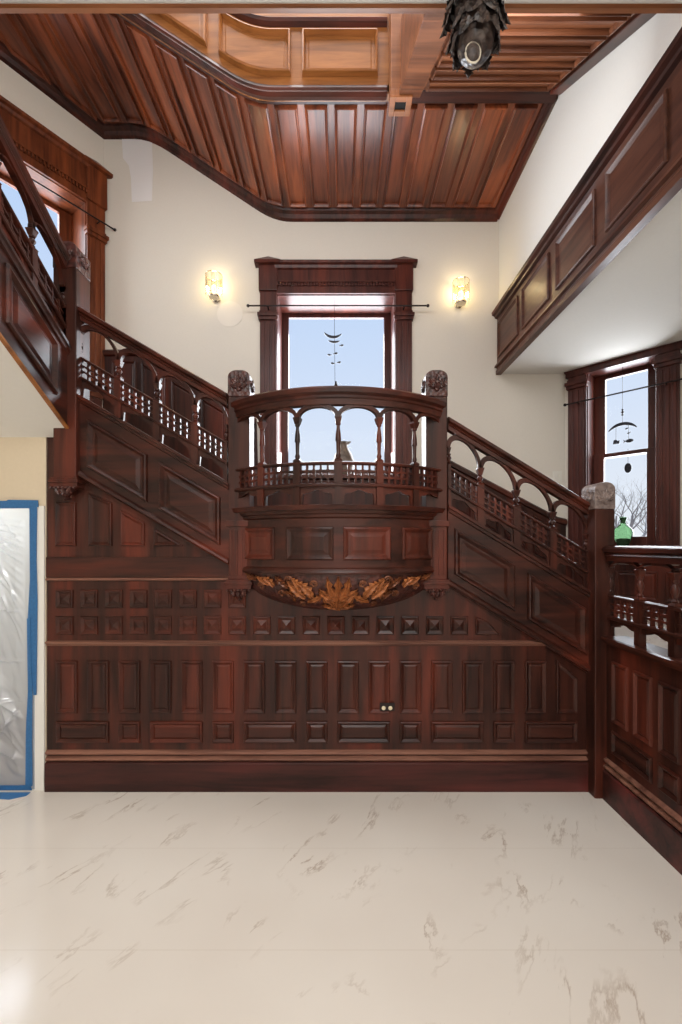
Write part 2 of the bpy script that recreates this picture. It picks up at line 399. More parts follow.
# ------------------------------------------------------------------ boarded soffit of the storey above
Z0, Z1 = Z(215, YB), Z(132.5, YB)
UA, UB = X(275, YB), X(150, YB)
YS = 3.37
def zs(u):
    k = (Z1-Z0)/(UA-UB); r = .16
    def raw(q): return Z0 if q > UA else (Z1 if q < UB else Z0 + (UA-q)*k)
    return sum(raw(u + r*j/4) for j in range(-4, 5))/9
def soff(u, v, w): return (u, v, zs(u) - w)
mb = MB(soff)
mb.box(-4.6, XR+.02, YS, YB+.2, -.05, 0, n=120)
mb.box(-4.6, -2.3, 2.2, YS, -.05, 0, n=4)
sof = mb.build('ceiling_boards', WCEIL); tag(sof, 'dark red boarded wooden ceiling rising in a slope to the left', 'ceiling', kind='structure')
pitch = .243; u = XR - .06
PC = [(0, -.004), (.0, .006), (.004, .030), (.013, .033), (.022, .016), (.025, .002)]
while u - pitch > -3.9:
    a0, a1 = u - pitch + .028, u - .028
    mid = (a0+a1)/2
    ye = lambda q: YB - .14 if q > CLX else YB + (q - CLX)/dl.x*dl.y - .15
    y1 = ye(mid)
    y0 = YS + .10 if mid > -2.25 else 2.3
    if y1 - y0 > .3:
        b = MB(soff); b.panel([(a0, y0), (a1, y0), (a1, ye(a1)), (a0, ye(a0))], PC); b.build('ceiling_panel', WCEIL, sof)
    u -= pitch
# crown strip where boards meet the walls, and front edge strip
cm = MB(soff); cm.mould(CLX-.02, XR, [(YB, 0), (YB, .075), (YB-.03, .06), (YB-.05, .03), (YB-.09, .02), (YB-.1, 0)], n=60); cm.build('cornice', WY, sof)
cm = MB(lambda u, v, w: (lambda p: (p[0], p[1], zs(p[0]) - w))(bayl(u, 0, v)))
cm.mould(0, 2.0, [(0, 0), (0, .075), (.03, .06), (.05, .03), (.09, .02), (.1, 0)], n=10); cm.build('cornice', WY, sof)
cm = MB(lambda u, v, w: (XR + .02 - v, u, Z0 - w)); cm.mould(YS, YB-.01, [(0, 0), (0, .06), (.02, .05), (.04, .02), (.07, .02), (.075, 0)]); cm.build('cornice', WY, sof)
cm = MB(soff); cm.mould(-2.3, .36, [(YS-.02, -.02), (YS-.025, .03), (YS, .045), (YS+.04, .03), (YS+.06, .012), (YS+.09, .012), (YS+.09, 0)], n=60); cm.build('edge_strip', WH, sof)
# golden panelled fascia that follows the same line
gf = thing('stairwell_fascia', 'golden oak panelled fascia with curved lower edge above the boarded ceiling', 'fascia', (-.6, YS, Z0))
def gfn(u, v, w): return (u, YS - w, zs(u) + v)
mb = MB(gfn); mb.box(-2.7, .45, -.02, 1.3, -.06, 0, n=70); mb.build('backing', WGOLD, gf)
mb = MB(gfn); mb.mould(-2.7, .36, [(-.02, 0), (-.03, .02), (0, .03), (.03, .018), (.045, 0)], n=60); mb.build('lower_moulding', WH, gf)
mb = MB(gfn); mb.mould(-2.7, .36, [(.50, 0), (.515, .03), (.54, .035), (.56, .02), (.575, 0)], n=60); mb.build('upper_moulding', WH, gf)
PG = [(0, -.004), (.0, .005), (.006, .038), (.016, .042), (.03, .004), (.05, .004), (.058, .008)]
def sub(poly, n=10):
    out = []
    for i in range(len(poly)):
        a, b = poly[i], poly[(i+1) % len(poly)]
        for k in range(n): out.append((a[0]+(b[0]-a[0])*k/n, a[1]+(b[1]-a[1])*k/n))
    return out
def curved_panel(fn, r, prof, n=14):
    m = MB(fn); rings = []
    for d, w in prof: rings.append(rect(r[0]+d, r[1]-d, r[2]+d, r[3]-d) + [w])
    for a, b in zip(rings, rings[1:]):
        for k in range(4):
            A, B, C2, D2 = a[k], a[(k+1) % 4], b[(k+1) % 4], b[k]
            for j in range(n):
                t0, t1 = j/n, (j+1)/n
                P = lambda p, q, t, w: (p[0]+(q[0]-p[0])*t, p[1]+(q[1]-p[1])*t, w)
                m.add([P(A, B, t0, a[4]), P(A, B, t1, a[4]), P(D2, C2, t1, b[4]), P(D2, C2, t0, b[4])], [(0, 1, 2, 3)])
    l = rings[-1]; w = l[4]
    for j in range(n):
        ua, ub = l[0][0]+(l[1][0]-l[0][0])*j/n, l[0][0]+(l[1][0]-l[0][0])*(j+1)/n
        m.add([(ua, l[0][1], w), (ub, l[0][1], w), (ub, l[2][1], w), (ua, l[2][1], w)], [(0, 1, 2, 3)])
    return m
for a, b in ((302, 378), (219, 291), (146, 207), (70, 136)):
    curved_panel(gfn, (X(a, YS), X(b, YS), .115, .455), PG).build('panel', WGOLD, gf)

# upper flight's underside at right : boards across
def zr(v): return Z0 - .05 - .62*(YS - .05 - v)
def soffr(u, v, w): return (u, v, zr(v) - w)
uf = thing('upper_stair_soffit', 'brown boarded underside of the overhead flight with boards across', 'stair soffit', (1.1, 2.8, 4.9))
mb = MB(soffr); mb.box(.5, XR+.02, 2.12, YS-.05, -.05, 0); mb.build('boarding', WCEILX, uf)
v = YS - .1
while v > 2.3:
    b = MB(soffr); b.panel(rect(.64, XR-.1, v-.155, v), PC); b.build('soffit_board', WCEILX, uf); v -= .187
mb = MB(soffr); mb.box(XR-.07, XR+.02, 2.12, YS-.05, 0, .03); mb.build('edge_strip', WY, uf, bevel=.008)
mb = MB(); mb.box(.5, XR+.0, YS-.06, YS+.03, Z0-.055, Z0+.2); mb.mould(.5, XR, [(YS-.08, Z0-.03), (YS-.08, Z0-.06), (YS+.02, Z0-.075), (YS+.05, Z0-.03)]); mb.build('cross_strip', WH, uf)
mb = MB(lambda u, v, w: (w, u, zr(u) + v)); mb.box(2.12, YS-.1, -.06, .5, .45, .52); mb.box(2.12, YS-.1, -.075, -.03, .435, .60); mb.build('stringer', WCEILX, uf, bevel=.005)
# hanging newel foot with a square socket
x0, x1, y0, y1, zb = X(388, 3.37), X(410, 3.37)-.005, 3.21, 3.36, 4.955
dn = thing('newel_drop', 'square newel foot with an empty socket under the overhead stringer', 'newel post', ((x0+x1)/2, (y0+y1)/2, zb))
mb = MB(); mb.box(x0+.005, x1-.01, y0+.01, y1-.01, zb+.06, 6.3); mb.build('shaft', WHEAD, dn, bevel=.006)
mb = MB(); t = .042
for r in ((x0, x0+t, y0, y1), (x1-t, x1, y0, y1), (x0+t, x1-t, y0, y0+t), (x0+t, x1-t, y1-t, y1)): mb.box(r[0], r[1], r[2], r[3], zb, zb+.06)
mb.build('socket_frame', WHEAD, dn, bevel=.004)
mb = MB(); mb.box(x0+t, x1-t, y0+t, y1-t, zb+.012, zb+.05); mb.build('socket', plain('socket_shade', S(16,12,11), .9), dn)  # black plate painted as the shade inside the socket

# carved pendant hanging from the foyer ceiling edge
px0, py0 = X(475.5, 1.9), 1.9; zt = HZ+.02; zbm = Z(65, 1.9)
pd = thing('carved_pendant', 'black carved leafy newel pendant hanging at the top of the picture', 'newel pendant', (px0, py0, zbm))
hh = zt - zbm
mb = MB(); mb.lathe([(.03, .03), (.06, .045), (.076, .07), (.084, .12), (.088, .2), (.095, .3), (.10, hh)], (px0, py0, zbm), 16, sx=1, sy=1); mb.build('core', WPEND, pd, smooth=True)
tx, ty, tz = px0-.034, py0-.07, Z(54, 1.83)
mb = MB(); mb.lathe([(.002, -.042), (.016, -.038), (.026, -.024), (.031, 0), (.029, .02), (.018, .036), (.002, .042)], (tx, ty, tz), 16, sy=.7); mb.tube([(tx, ty+.01, tz+.01), (tx+.015, ty+.03, tz+.05), (px0, py0, zbm+.08)], [.026, .03, .04], 10); mb.build('tip', WPEND, pd, smooth=True)
mb = MB(); mb.tube([(tx+.031*math.cos(a*PI/12), ty-.004, tz+.042*math.sin(a*PI/12)) for a in range(25)], .0045, 6); mb.build('tip_rim', PALERIM, pd, smooth=True)
for tier, (zz, rr, n, ln) in enumerate(((.075, .082, 8, .085), (.15, .08, 8, .12), (.25, .088, 9, .14), (.36, .095, 9, .14))):
    for k in range(n):
        a = 2*PI*(k+.5*tier)/n
        fn = lambda u, v, w, a=a, zz=zz, rr=rr: (px0 + (rr + w + .5*max(0, v)**2*6)*math.cos(a) - u*math.sin(a), py0 + (rr + w + .5*max(0, v)**2*6)*math.sin(a) + u*math.cos(a), zbm + zz + .07 - v)
        b = MB(fn); b.leaf((0, 0), PI/2, ln, .085, 4, .022); b.build('acanthus_leaf', WPEND, pd, smooth=True)

# ------------------------------------------------------------------ gallery fascia at right
gl = thing('gallery_fascia', 'long brown panelled gallery fascia running along the upper right', 'fascia', (XR, 2.8, ALZ))
GT = Z(317, YB)
def gal(u, v, w): return (XR + .02 - w, u, v)
def sk(u): return .035*(YB-u)/2.4   # the old floor sags a little toward the front
def gal(u, v, w): return (XR + .02 - w, u, v - sk(u))
mb = MB(gal); mb.box(.6, YB-.005, ALZ-.0, GT, -.015, .02); mb.build('backing', WFASC, gl)
mb = MB(gal); mb.mould(.6, YB-.005, [(GT-.03, .02), (GT-.02, .045), (GT+.0, .05), (GT+.01, .075), (GT+.04, .08), (GT+.05, .05), (GT+.05, -.015), (GT-.03, -.015)]); mb.build('top_moulding', WY, gl)
mb = MB(gal); mb.mould(.6, YB-.005, [(ALZ-.012, -.02), (ALZ-.012, .034), (ALZ+.03, .034), (ALZ+.045, .026), (ALZ+.06, .026), (ALZ+.065, .05), (ALZ+.085, .046), (ALZ+.1, .02), (ALZ+.1, -.02)]); mb.build('bottom_moulding', WFASC, gl)
PY = lambda p: F*(XR)/(p-CX)
cen = [4.33, 3.715, 3.09, 2.46, 1.83, 1.2]
for c in cen:
    b = MB(gal); b.panel(rect(c-.255, c+.255, ALZ+.155, GT-.085), [(0, .01), (.0, .03), (.004, .036), (.012, .038), (.02, .03), (.034, .012+.009), (.05, .021), (.06, .0215)]); b.build('panel', WFASC, gl)

# ================================================================== WINDOWS
def window(idx, label, fn, u0, u1, v0, v1, cw, head, sashw, thick, capz, meet, flip=False, cas=WWIN, stool=.1, capr=None, sill_v=None):
    uc = (u0+u1)/2; p = fn(uc, v0, 0)
    w = thing('window_%d' % idx, label, 'window', p, kind='structure')
    def bx(name, mat, *r, bev=.004, par=None):
        m = MB(fn); m.box(*r); return m.build(name, mat, par or w, bevel=bev)
    # lining of the deep reveal
    m = MB(fn); t = .012
    m.box(u0, u0+t, v0, v1, -thick, .01); m.box(u1-t, u1, v0, v1, -thick, .01); m.box(u0+t, u1-t, v1-t, v1, -thick, .01); m.box(u0+t, u1-t, v0, v0+t, -thick, .01)
    m.build('jamb_lining', cas, w)
    for a, b in ((u0-cw, u0+.004), (u1-.004, u1+cw)):
        m = MB(fn); m.box(a, b, v0-.02, v1 + (head if head else .0), 0, .035)
        c = m.build('casing', cas, w, bevel=.005)
        m = MB(fn)
        for k in (.2, .5, .8):
            q = a + (b-a)*k; m.box(q-.016, q+.016, v0+.05, capz-.02, .03, .045)
        m.build('reeding', cas, c, bevel=.006)
        m = MB(fn); m.box(a-.012, b+.012, capz, capz+.035, 0, .06); m.box(a-.022, b+.022, capz+.035, capz+.07, 0, .075); m.box(a-.005, b+.005, capz+.07, capz+.1, 0, .05)
        m.build('capital', cas, w, bevel=.004)
        if head:
            m = MB(fn); m.box(a-.01, b+.01, v1+.02, v1+head, 0, .06); m.build('corner_block', cas, w, bevel=.005)
            m = MB(fn); m.add([(a-.05, v1+head-.0, -.0), (b+.05, v1+head, 0), (b+.05, v1+head, .1), (a-.05, v1+head, .1), (a-.05, v1+head+.03, -.0), (b+.05, v1+head+.03, 0), (b+.05, v1+head+.03, .1), (a-.05, v1+head+.03, .1), ((a+b)/2, v1+head+.1, .04)],
                        [(0,1,2,3),(0,1,5,4),(1,2,6,5),(2,3,7,6),(3,0,4,7),(4,5,8),(5,6,8),(6,7,8),(7,4,8)]); m.build('block_cap', cas, w)
    if head:
        m = MB(fn); m.box(u0+.004, u1-.004, v1-.004, v1+head-.02, 0, .04); h = m.build('head_casing', cas, w, bevel=.004)
        m = MB(fn); m.mould(u0-.01, u1+.01, [(v1+head-.05, .03), (v1+head-.035, .06), (v1+head-.01, .07), (v1+head, .095), (v1+head+.025, .1), (v1+head+.03, 0), (v1+head-.05, 0)]); m.build('crown_moulding', cas, h)
        m = MB(fn); m.box(u0-.005, u1+.005, v1+.105, v1+.118, .03, .065); q = u0+.01
        while q < u1-.02: m.box(q, q+.018, v1+.07, v1+.105, .03, .06); q += .032
        m.build('dentil_row', cas, h)
    else:
        m = MB(fn); m.box(u0-cw-.02, u1+cw+.02, v1-.03, ALZ-.012, 0, .05); m.mould(u0-cw-.03, u1+cw+.03, [(ALZ-.02, 0), (ALZ-.02, .055), (ALZ-.004, .065), (ALZ-.002, 0)]); m.build('head_casing', cas, w, bevel=.003)
    bx('stool', cas, u0-cw-.05, u1+cw+.05, v0-.04, v0+.0, -thick+.12, stool, bev=.008)
    bx('apron', cas, u0-cw, u1+cw, v0-.17, v0-.04, 0, .025)
    # sashes
    ws = -thick+.06
    for nm, a, b, wo in (('upper_sash', meet-.02, v1-.012, ws-.03), ('lower_sash', v0, meet+.02, ws+.02)):
        m = MB(fn); x0, x1 = u0+.012, u1-.012
        m.box(x0, x0+sashw, a, b, wo-.02, wo+.02); m.box(x1-sashw, x1, a, b, wo-.02, wo+.02)
        m.box(x0+sashw, x1-sashw, b-(.04 if nm == 'lower_sash' else min(sashw, .045)), b, wo-.02, wo+.02); m.box(x0+sashw, x1-sashw, a, a+(.04 if nm == 'upper_sash' else min(sashw+.02, .095)), wo-.02, wo+.02)
        s = m.build(nm, cas, w, bevel=.004)
        m = MB(fn); m.box(x0+sashw, x1-sashw, a+.03, b-.03, wo-.003, wo+.003); m.build('pane', PANE, s)
    return w
HB = Z(268, YB) - WZ1
window(1, 'tall central window behind the curved balcony with dentilled mahogany head', backf, WX0, WX1, WZ0, WZ1, WX0-X(260.5, YB), HB, .075, .40, Z(322, YB), Z(392, YB))
HL = yz(94, 172, cl, dl) - LZ1
window(2, 'left window behind the upper flight with dentilled casing of brown wood', bayl, LU0, LU1, LZ0, LZ1, LU0-.005, HL, .12, .34, yz(98, 242, cl, dl), (LZ0+LZ1)/2, cas=wood('sunlit_casing_wood', 2, S(78,38,22), S(124,66,40), S(160,84,46)))  # brighter copy of the casing wood, window light painted into its colour
window(3, 'right sash window in the bay beside the carved newel, tree outside', bayr, RU0, RU1, RZ0, RZ1, (RU0-u_of(569, cr, dr)), 0, .10, .26, yz(578, 389, cr, dr), yz(625, 450, cr, dr))

# curtain rods
def rod(label, fn, u0, u1, v, wo, ua, ub):
    t = thing('curtain_rod', label, 'curtain rod', fn((u0+u1)/2, v, wo), group=None)
    m = MB(); m.tube([fn(u0, v, wo), fn((u0+u1)/2, v, wo), fn(u1, v, wo)], .008, 8); m.build('rod', IRON, t, smooth=True)
    for u in (u0, u1):
        m = MB(); c = fn(u, v, wo); m.lathe([(.002, -.016), (.013, -.011), (.017, 0), (.013, .011), (.002, .016)], c, 10); m.build('finial', IRON, t, smooth=True)
    for u in (ua, ub):
        m = MB(); m.tube([fn(u, v, .03), fn(u, v, wo)], .007, 6); m.build('bracket', IRON, t)
rod('thin dark curtain rod across the tall central window', backf, X(248, 4.52), X(428, 4.52), Z(305.7, 4.52), .11, WX0-.08, WX1+.08)
rod('thin dark curtain rod across the upper left window', bayl, u_of(115, cl+nl*.1, dl), LU1+.1, yz(115, 230, cl+nl*.1, dl), .1, .09, LU1+.06)
rod('thin dark curtain rod across the bay window at right', bayr, u_of(565, cr+nr*.1, dr), RU1+.32, yz(565, 405, cr+nr*.1, dr), .1, RU0-.07, RU1+.08)

# ================================================================== BACK WAINSCOT (wall side of the stair)
bw = thing('wall_wainscot', 'dark panelled dado on the back wall following the stairs behind the balusters', 'wainscot', (0, YB, PLAT))
ztl = Z(353, YB)
top = [(CLX+.005, ztl), (X(140, YB), ztl), (X(257, YB), Z(421.5, YB)), (X(258.5, YB), 2.30), (WX1+.2, 2.30), (X(448, YB), Z(462, YB)), (X(556, YB), Z(519, YB)), (CRX-.005, Z(521, YB))]
mb = MB(backf); mb.prism([(CLX+.005, PLAT)] + [(CRX-.005, PLAT)] + top[::-1], 0.001, .03); mb.build('backing', WV, bw)
for a, b in zip(top, top[1:]):
    if b[0]-a[0] < .05: continue
    m = MB(backf); m.add([(a[0], a[1]-.05, .03), (b[0], b[1]-.05, .03), (b[0], b[1]-.04, .055), (a[0], a[1]-.04, .055), (a[0], a[1], .06), (b[0], b[1], .06), (b[0], b[1]+.02, .04), (a[0], a[1]+.02, .04), (b[0], b[1]+.02, 0.001), (a[0], a[1]+.02, 0.001), (b[0], b[1]-.05, 0.001), (a[0], a[1]-.05, 0.001)],
        [(0,1,2,3), (3,2,5,4), (4,5,6,7), (7,6,8,9), (9,8,10,11), (11,10,1,0), (0,3,4,7,9,11), (1,2,5,6,8,10)]); m.build('cap_moulding', WH, bw)
u = CLX + .1
while u < -1.2:
    a, b = u, u+.26; za = ztl-.59*max(0, a-X(140, YB))-.1; zb_ = ztl-.59*max(0, b-X(140, YB))-.1
    m = MB(lambda q, v, w: backf(q, v, w+.03)); m.panel([(a, za-.42), (b, zb_-.42), (b, zb_), (a, za)], PROF); m.build('raised_panel', WV, bw); u += .32
u = X(448, YB); k = (Z(519, YB)-Z(462, YB))/(X(556, YB)-X(448, YB))
while u < 2.1:
    a, b = u, u+.24; za = Z(462, YB)+k*(a-X(448, YB))-.1; zb_ = Z(462, YB)+k*(b-X(448, YB))-.1
    m = MB(lambda q, v, w: backf(q, v, w+.03)); m.panel([(a, za-.4), (b, zb_-.4), (b, zb_), (a, za)], PROF); m.build('raised_panel', WV, bw); u += .30
ld = thing('window_dado', 'dark panelled dado below the left window at the corner landing', 'wainscot', bayl(.5, LAND2, 0))
mb = MB(bayl); mb.box(.035, 1.9, LAND2, LZ0-.18, .001, .03); mb.build('backing', WV, ld)
for k in range(4):
    m = MB(lambda q, v, w: bayl(q, v, w+.03)); m.panel(rect(.09+k*.42, .45+k*.42, LAND2+.15, LZ0-.25), PROF); m.build('raised_panel', WV, ld)
# bay dado under the right window
bd = thing('bay_dado', 'dark panelled dado under the right bay window behind the screen', 'wainscot', bayr(.6, PLAT, 0))
mb = MB(bayr); mb.box(.02, 2.3, PLAT, RZ0-.18, .001, .03); mb.build('backing', WV, bd)
for k in range(5):
    m = MB(lambda q, v, w: bayr(q, v, w+.03)); m.panel(rect(.08+k*.4, .42+k*.4, PLAT+.16, RZ0-.24), PROF); m.build('raised_panel', WV, bd)

# ================================================================== STAIRS

NR, NL_ = 4, 4
def flight(label, n, x_top, z_top, run, rise, yA, yB2, loc):
    t = thing('stair_flight', label, 'stairs', loc)
    for i in range(n):
        m = MB(); xa = x_top + run*i; zz = z_top - rise*(i+1)
        m.box(xa, xa+run+.025, yA, yB2, zz-.03, zz); m.build('tread', WH, t, bevel=.006)
        m = MB(); m.box(xa-.015, xa+.01, yA, yB2, zz, zz+rise-.03); m.build('riser', WH, t)
    return t
YI0, YI1 = YF+.06, YB-.035
flight('dark wooden steps rising from the right newel to the landing', 4, X(447), LAND, .29, (LAND-PLAT)/5, YI0, YI1, (1.2, 3.6, PLAT))
flight('dark wooden steps rising left from the balcony landing', 4, X(75), LAND2, .26, (LAND2-LAND)/5, YI0, YI1, (-1.3, 3.6, LAND))
# landings
lt = thing('stair_landing', 'dark landing floor behind the curved balcony', 'landing', (0, 3.7, LAND))
# plan of the bowed front
BX, BC, BS = X(338.5), .685, .28
BR = (BC*BC+BS*BS)/(2*BS); BYC = YF + (BR-BS); TH = math.asin(BC/BR)
def bow(off=0.0): return lambda u, v, w: (BX + (BR+off+w)*math.sin(u/BR), BYC - (BR+off+w)*math.cos(u/BR), v)
BC2, BS2 = .635, .25
BR2 = (BC2*BC2+BS2*BS2)/(2*BS2); BYC2 = YF + (BR2-BS2); TH2 = math.asin(BC2/BR2)
def drum(u, v, w): return (BX + (BR2+w)*math.sin(u/BR2), BYC2 - (BR2+w)*math.cos(u/BR2), v)
arc = [(BX + (BR-.05)*math.sin(-TH+2*TH*k/20), BYC - (BR-.05)*math.cos(-TH+2*TH*k/20)) for k in range(21)]
mb = MB(); mb.prism([(X(232), YI1), (X(232), YF+.02)] + arc + [(X(446), YF+.02), (X(446), YI1)], LAND-.08, LAND); mb.build('floor_boards', WH, lt)
l2 = thing('stair_landing', 'dark corner landing floor at the upper left behind the tall newel', 'landing', (-2.1, 3.7, LAND2))
mb = MB(); mb.prism([(X(76), YI0), (X(76), YI1), (CLX+.05, YI1), (CLX+.05+dl.x*1.7, YI1+dl.y*1.7), (-3.5, YI0)], LAND2-.09, LAND2); mb.build('floor_boards', WH, l2)
f2 = thing('stair_flight', 'upper flight steps climbing toward the viewer at far left', 'stairs', (-2.4, 2, LAND2))
for i in range(6):
    ya = YF - .02 - .3*i; zz = LAND2 + .18*(i+1)
    m = MB(); m.box(-3.3, XL-.06, ya-.31, ya+.02, zz-.03, zz); m.build('tread', WH, f2, bevel=.005)
    m = MB(); m.box(-3.3, XL-.06, ya-.0, ya+.012, zz-.18, zz-.03); m.build('riser', WH, f2)

# ================================================================== FRONT WAINSCOT
fw = thing('stair_wainscot', 'wide dark red mahogany panelled stair wall standing on the marble floor', 'wainscot', (X(318), YF, 0))
fr = front(0)
WA, WB = X(47), X(594)
LL = lambda px: 396 + .587*(px-78)       # top of left stringer
LRr = lambda px: 508 + .63*(px-448.5)     # top of right stringer
outline = [(WA, 0), (WB, 0), (WB, Z(640)), (X(447), Z(548)), (X(447), Z(520)), (X(232), Z(520)), (X(78), Z(430)), (WA, Z(430))]
mb = MB(fr); mb.prism(outline, -.05, 0); mb.build('backing', WV, fw)
mb = MB(fr); mb.mould(WA, WB-.0, [(0, 0), (0, .024), (Z(762.5), .024), (Z(761.5), .016), (Z(761), 0)]); mb.build('baseboard', WBASE, fw)
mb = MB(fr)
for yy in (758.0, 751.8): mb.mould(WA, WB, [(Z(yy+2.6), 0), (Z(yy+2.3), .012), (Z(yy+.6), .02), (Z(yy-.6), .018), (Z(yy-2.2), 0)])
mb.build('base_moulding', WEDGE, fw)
for k in range(17):
    a = X(56.5+31.2*k); b = a + X(341+21.5)-X(341)
    poly = rect(a, b, Z(713), Z(660.5))
    if k == 16: poly = [(a, Z(713)), (b, Z(713)), (b, Z(678)), (a, Z(659))]
    m = MB(fr); m.panel(poly, PROF[:6] if k == 16 else PROF); m.build('tall_panel', WV, fw)
k = 0; wide = True
while k < 17:
    n = 2 if wide else 1
    a = X(56.5+31.2*k); b = X(56.5+31.2*(k+n-1)+21.5)
    m = MB(fr); m.panel(rect(a, b, Z(742.5), Z(721)), PROF[:6]+[(.038, .010)]); m.build('wide_panel' if wide else 'small_panel', WH, fw)
    k += n; wide = not wide
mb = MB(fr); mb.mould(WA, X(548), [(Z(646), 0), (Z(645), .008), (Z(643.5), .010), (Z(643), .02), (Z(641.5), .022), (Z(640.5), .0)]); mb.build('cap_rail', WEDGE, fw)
mb = MB(fr); mb.prism([(X(545), Z(640)), (X(592), Z(671)), (X(592), Z(676)), (X(545), Z(645.5))], 0, .02); mb.build('sloped_cap', WH, fw, bevel=.003)
for k in range(18):
    a = X(56+24.65*k); b = a + X(341+17.5)-X(341)
    m = MB(fr)
    if k < 17: m.panel(rect(a, b, Z(634.5), Z(616)), PROFS, apex=.02)
    else: m.panel([(a, Z(634.5)), (X(500), Z(634.5)), (X(487), Z(621)), (a, Z(616))], PROFS)
    m.build('square_panel', WH, fw)
    if k < 8:
        m = MB(fr); m.panel(rect(a, b, Z(608), Z(589.5)), PROFS, apex=.02); m.build('square_panel', WH, fw)
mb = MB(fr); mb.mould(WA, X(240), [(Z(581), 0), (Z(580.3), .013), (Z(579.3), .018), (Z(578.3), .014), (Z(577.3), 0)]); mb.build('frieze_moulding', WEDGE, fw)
mb = MB(fr); mb.box(WA, X(236), Z(577), Z(557), 0, .012); mb.build('frieze', WH, fw, bevel=.003)
for px0_, px1_, yt0, yt1 in ((56, 76.5, 502, 502), (89, 112.5, 493, 503), (121, 145, 510, 523), (154, 187, 529, 545)):
    poly = [(X(px0_), Z(546)), (X(px1_), Z(546)), (X(px1_), Z(yt1)), (X(px0_), Z(yt0))]
    if yt1 == 545: poly = [(X(154), Z(546)), (X(184), Z(546)), (X(154), Z(528))]
    m = MB(fr); m.panel(poly, PROF[:7]); m.build('upper_panel', WV, fw)
# socket outlet
ol = thing('socket_outlet', 'dark double socket with ivory outlets on the lower panelling', 'socket', (X(386), YF-.02, Z(706)))
mb = MB(front(.012)); mb.box(X(379.5), X(394.5), Z(710), Z(702), 0, .006); mb.build('plate', IRON, ol, bevel=.002)
for p_ in (383.4, 390):
    m = MB(front(.018)); m.lathe([(.001, -.004), (.0135, -.004), (.0135, .003), (.011, .005), (.001, .005)], (0, 0, 0), 12, fn=lambda u, v, w, p_=p_: (X(p_)+u, YF-.018-w, Z(707)+v)); m.build('outlet', IVORY, ol, smooth=True)

# ------------------------------------------------------------------ stringers
PS = [(0, -.004), (.0, .006), (.006, .02), (.016, .022), (.026, .012), (.036, .002), (.05, .002), (.075, .012)]
def shear(u0, z0, sl, off): return lambda u, v, w: (u, YF - off - w, z0 + sl*(u-u0) + v)
def stringer(name, label, xa, xb, ya, sl, h, pan, off=.03):
    u0, u1 = X(xa), X(xb); z0 = Z(ya); fn = shear(u0, z0, sl, off)
    t = thing(name, label, 'stair stringer', (u0, YF-off, z0))
    m = MB(fn); m.box(u0, u1, -h, 0, -.05, 0); m.build('board', WH, t)
    m = MB(fn); m.mould(u0, u1, [(-.035, 0), (-.03, .012), (-.012, .016), (-.008, .028), (.012, .028), (.016, -.06), (-.035, -.06)]); m.build('top_moulding', WH, t)
    m = MB(fn); m.mould(u0, u1, [(-h-.012, -.03), (-h-.012, .01), (-h+.002, .024), (-h+.018, .02), (-h+.03, .006), (-h+.034, 0)]); m.build('bottom_moulding', WH, t)
    for a, b in pan:
        m = MB(fn); m.panel(rect(X(a), X(b), -h+.085, -.115), PS); m.build('raised_panel', WH, t)
    return t
stringer('stair_stringer', 'sloping panelled stringer board below the left balustrade', 78, 230, LL(78), -.587, .51, ((90, 150), (161, 222)))
stringer('stair_stringer', 'sloping panelled stringer board below the right balustrade', 447, 592, LRr(447), -.61, .50, ((453, 513), (525, 583)))

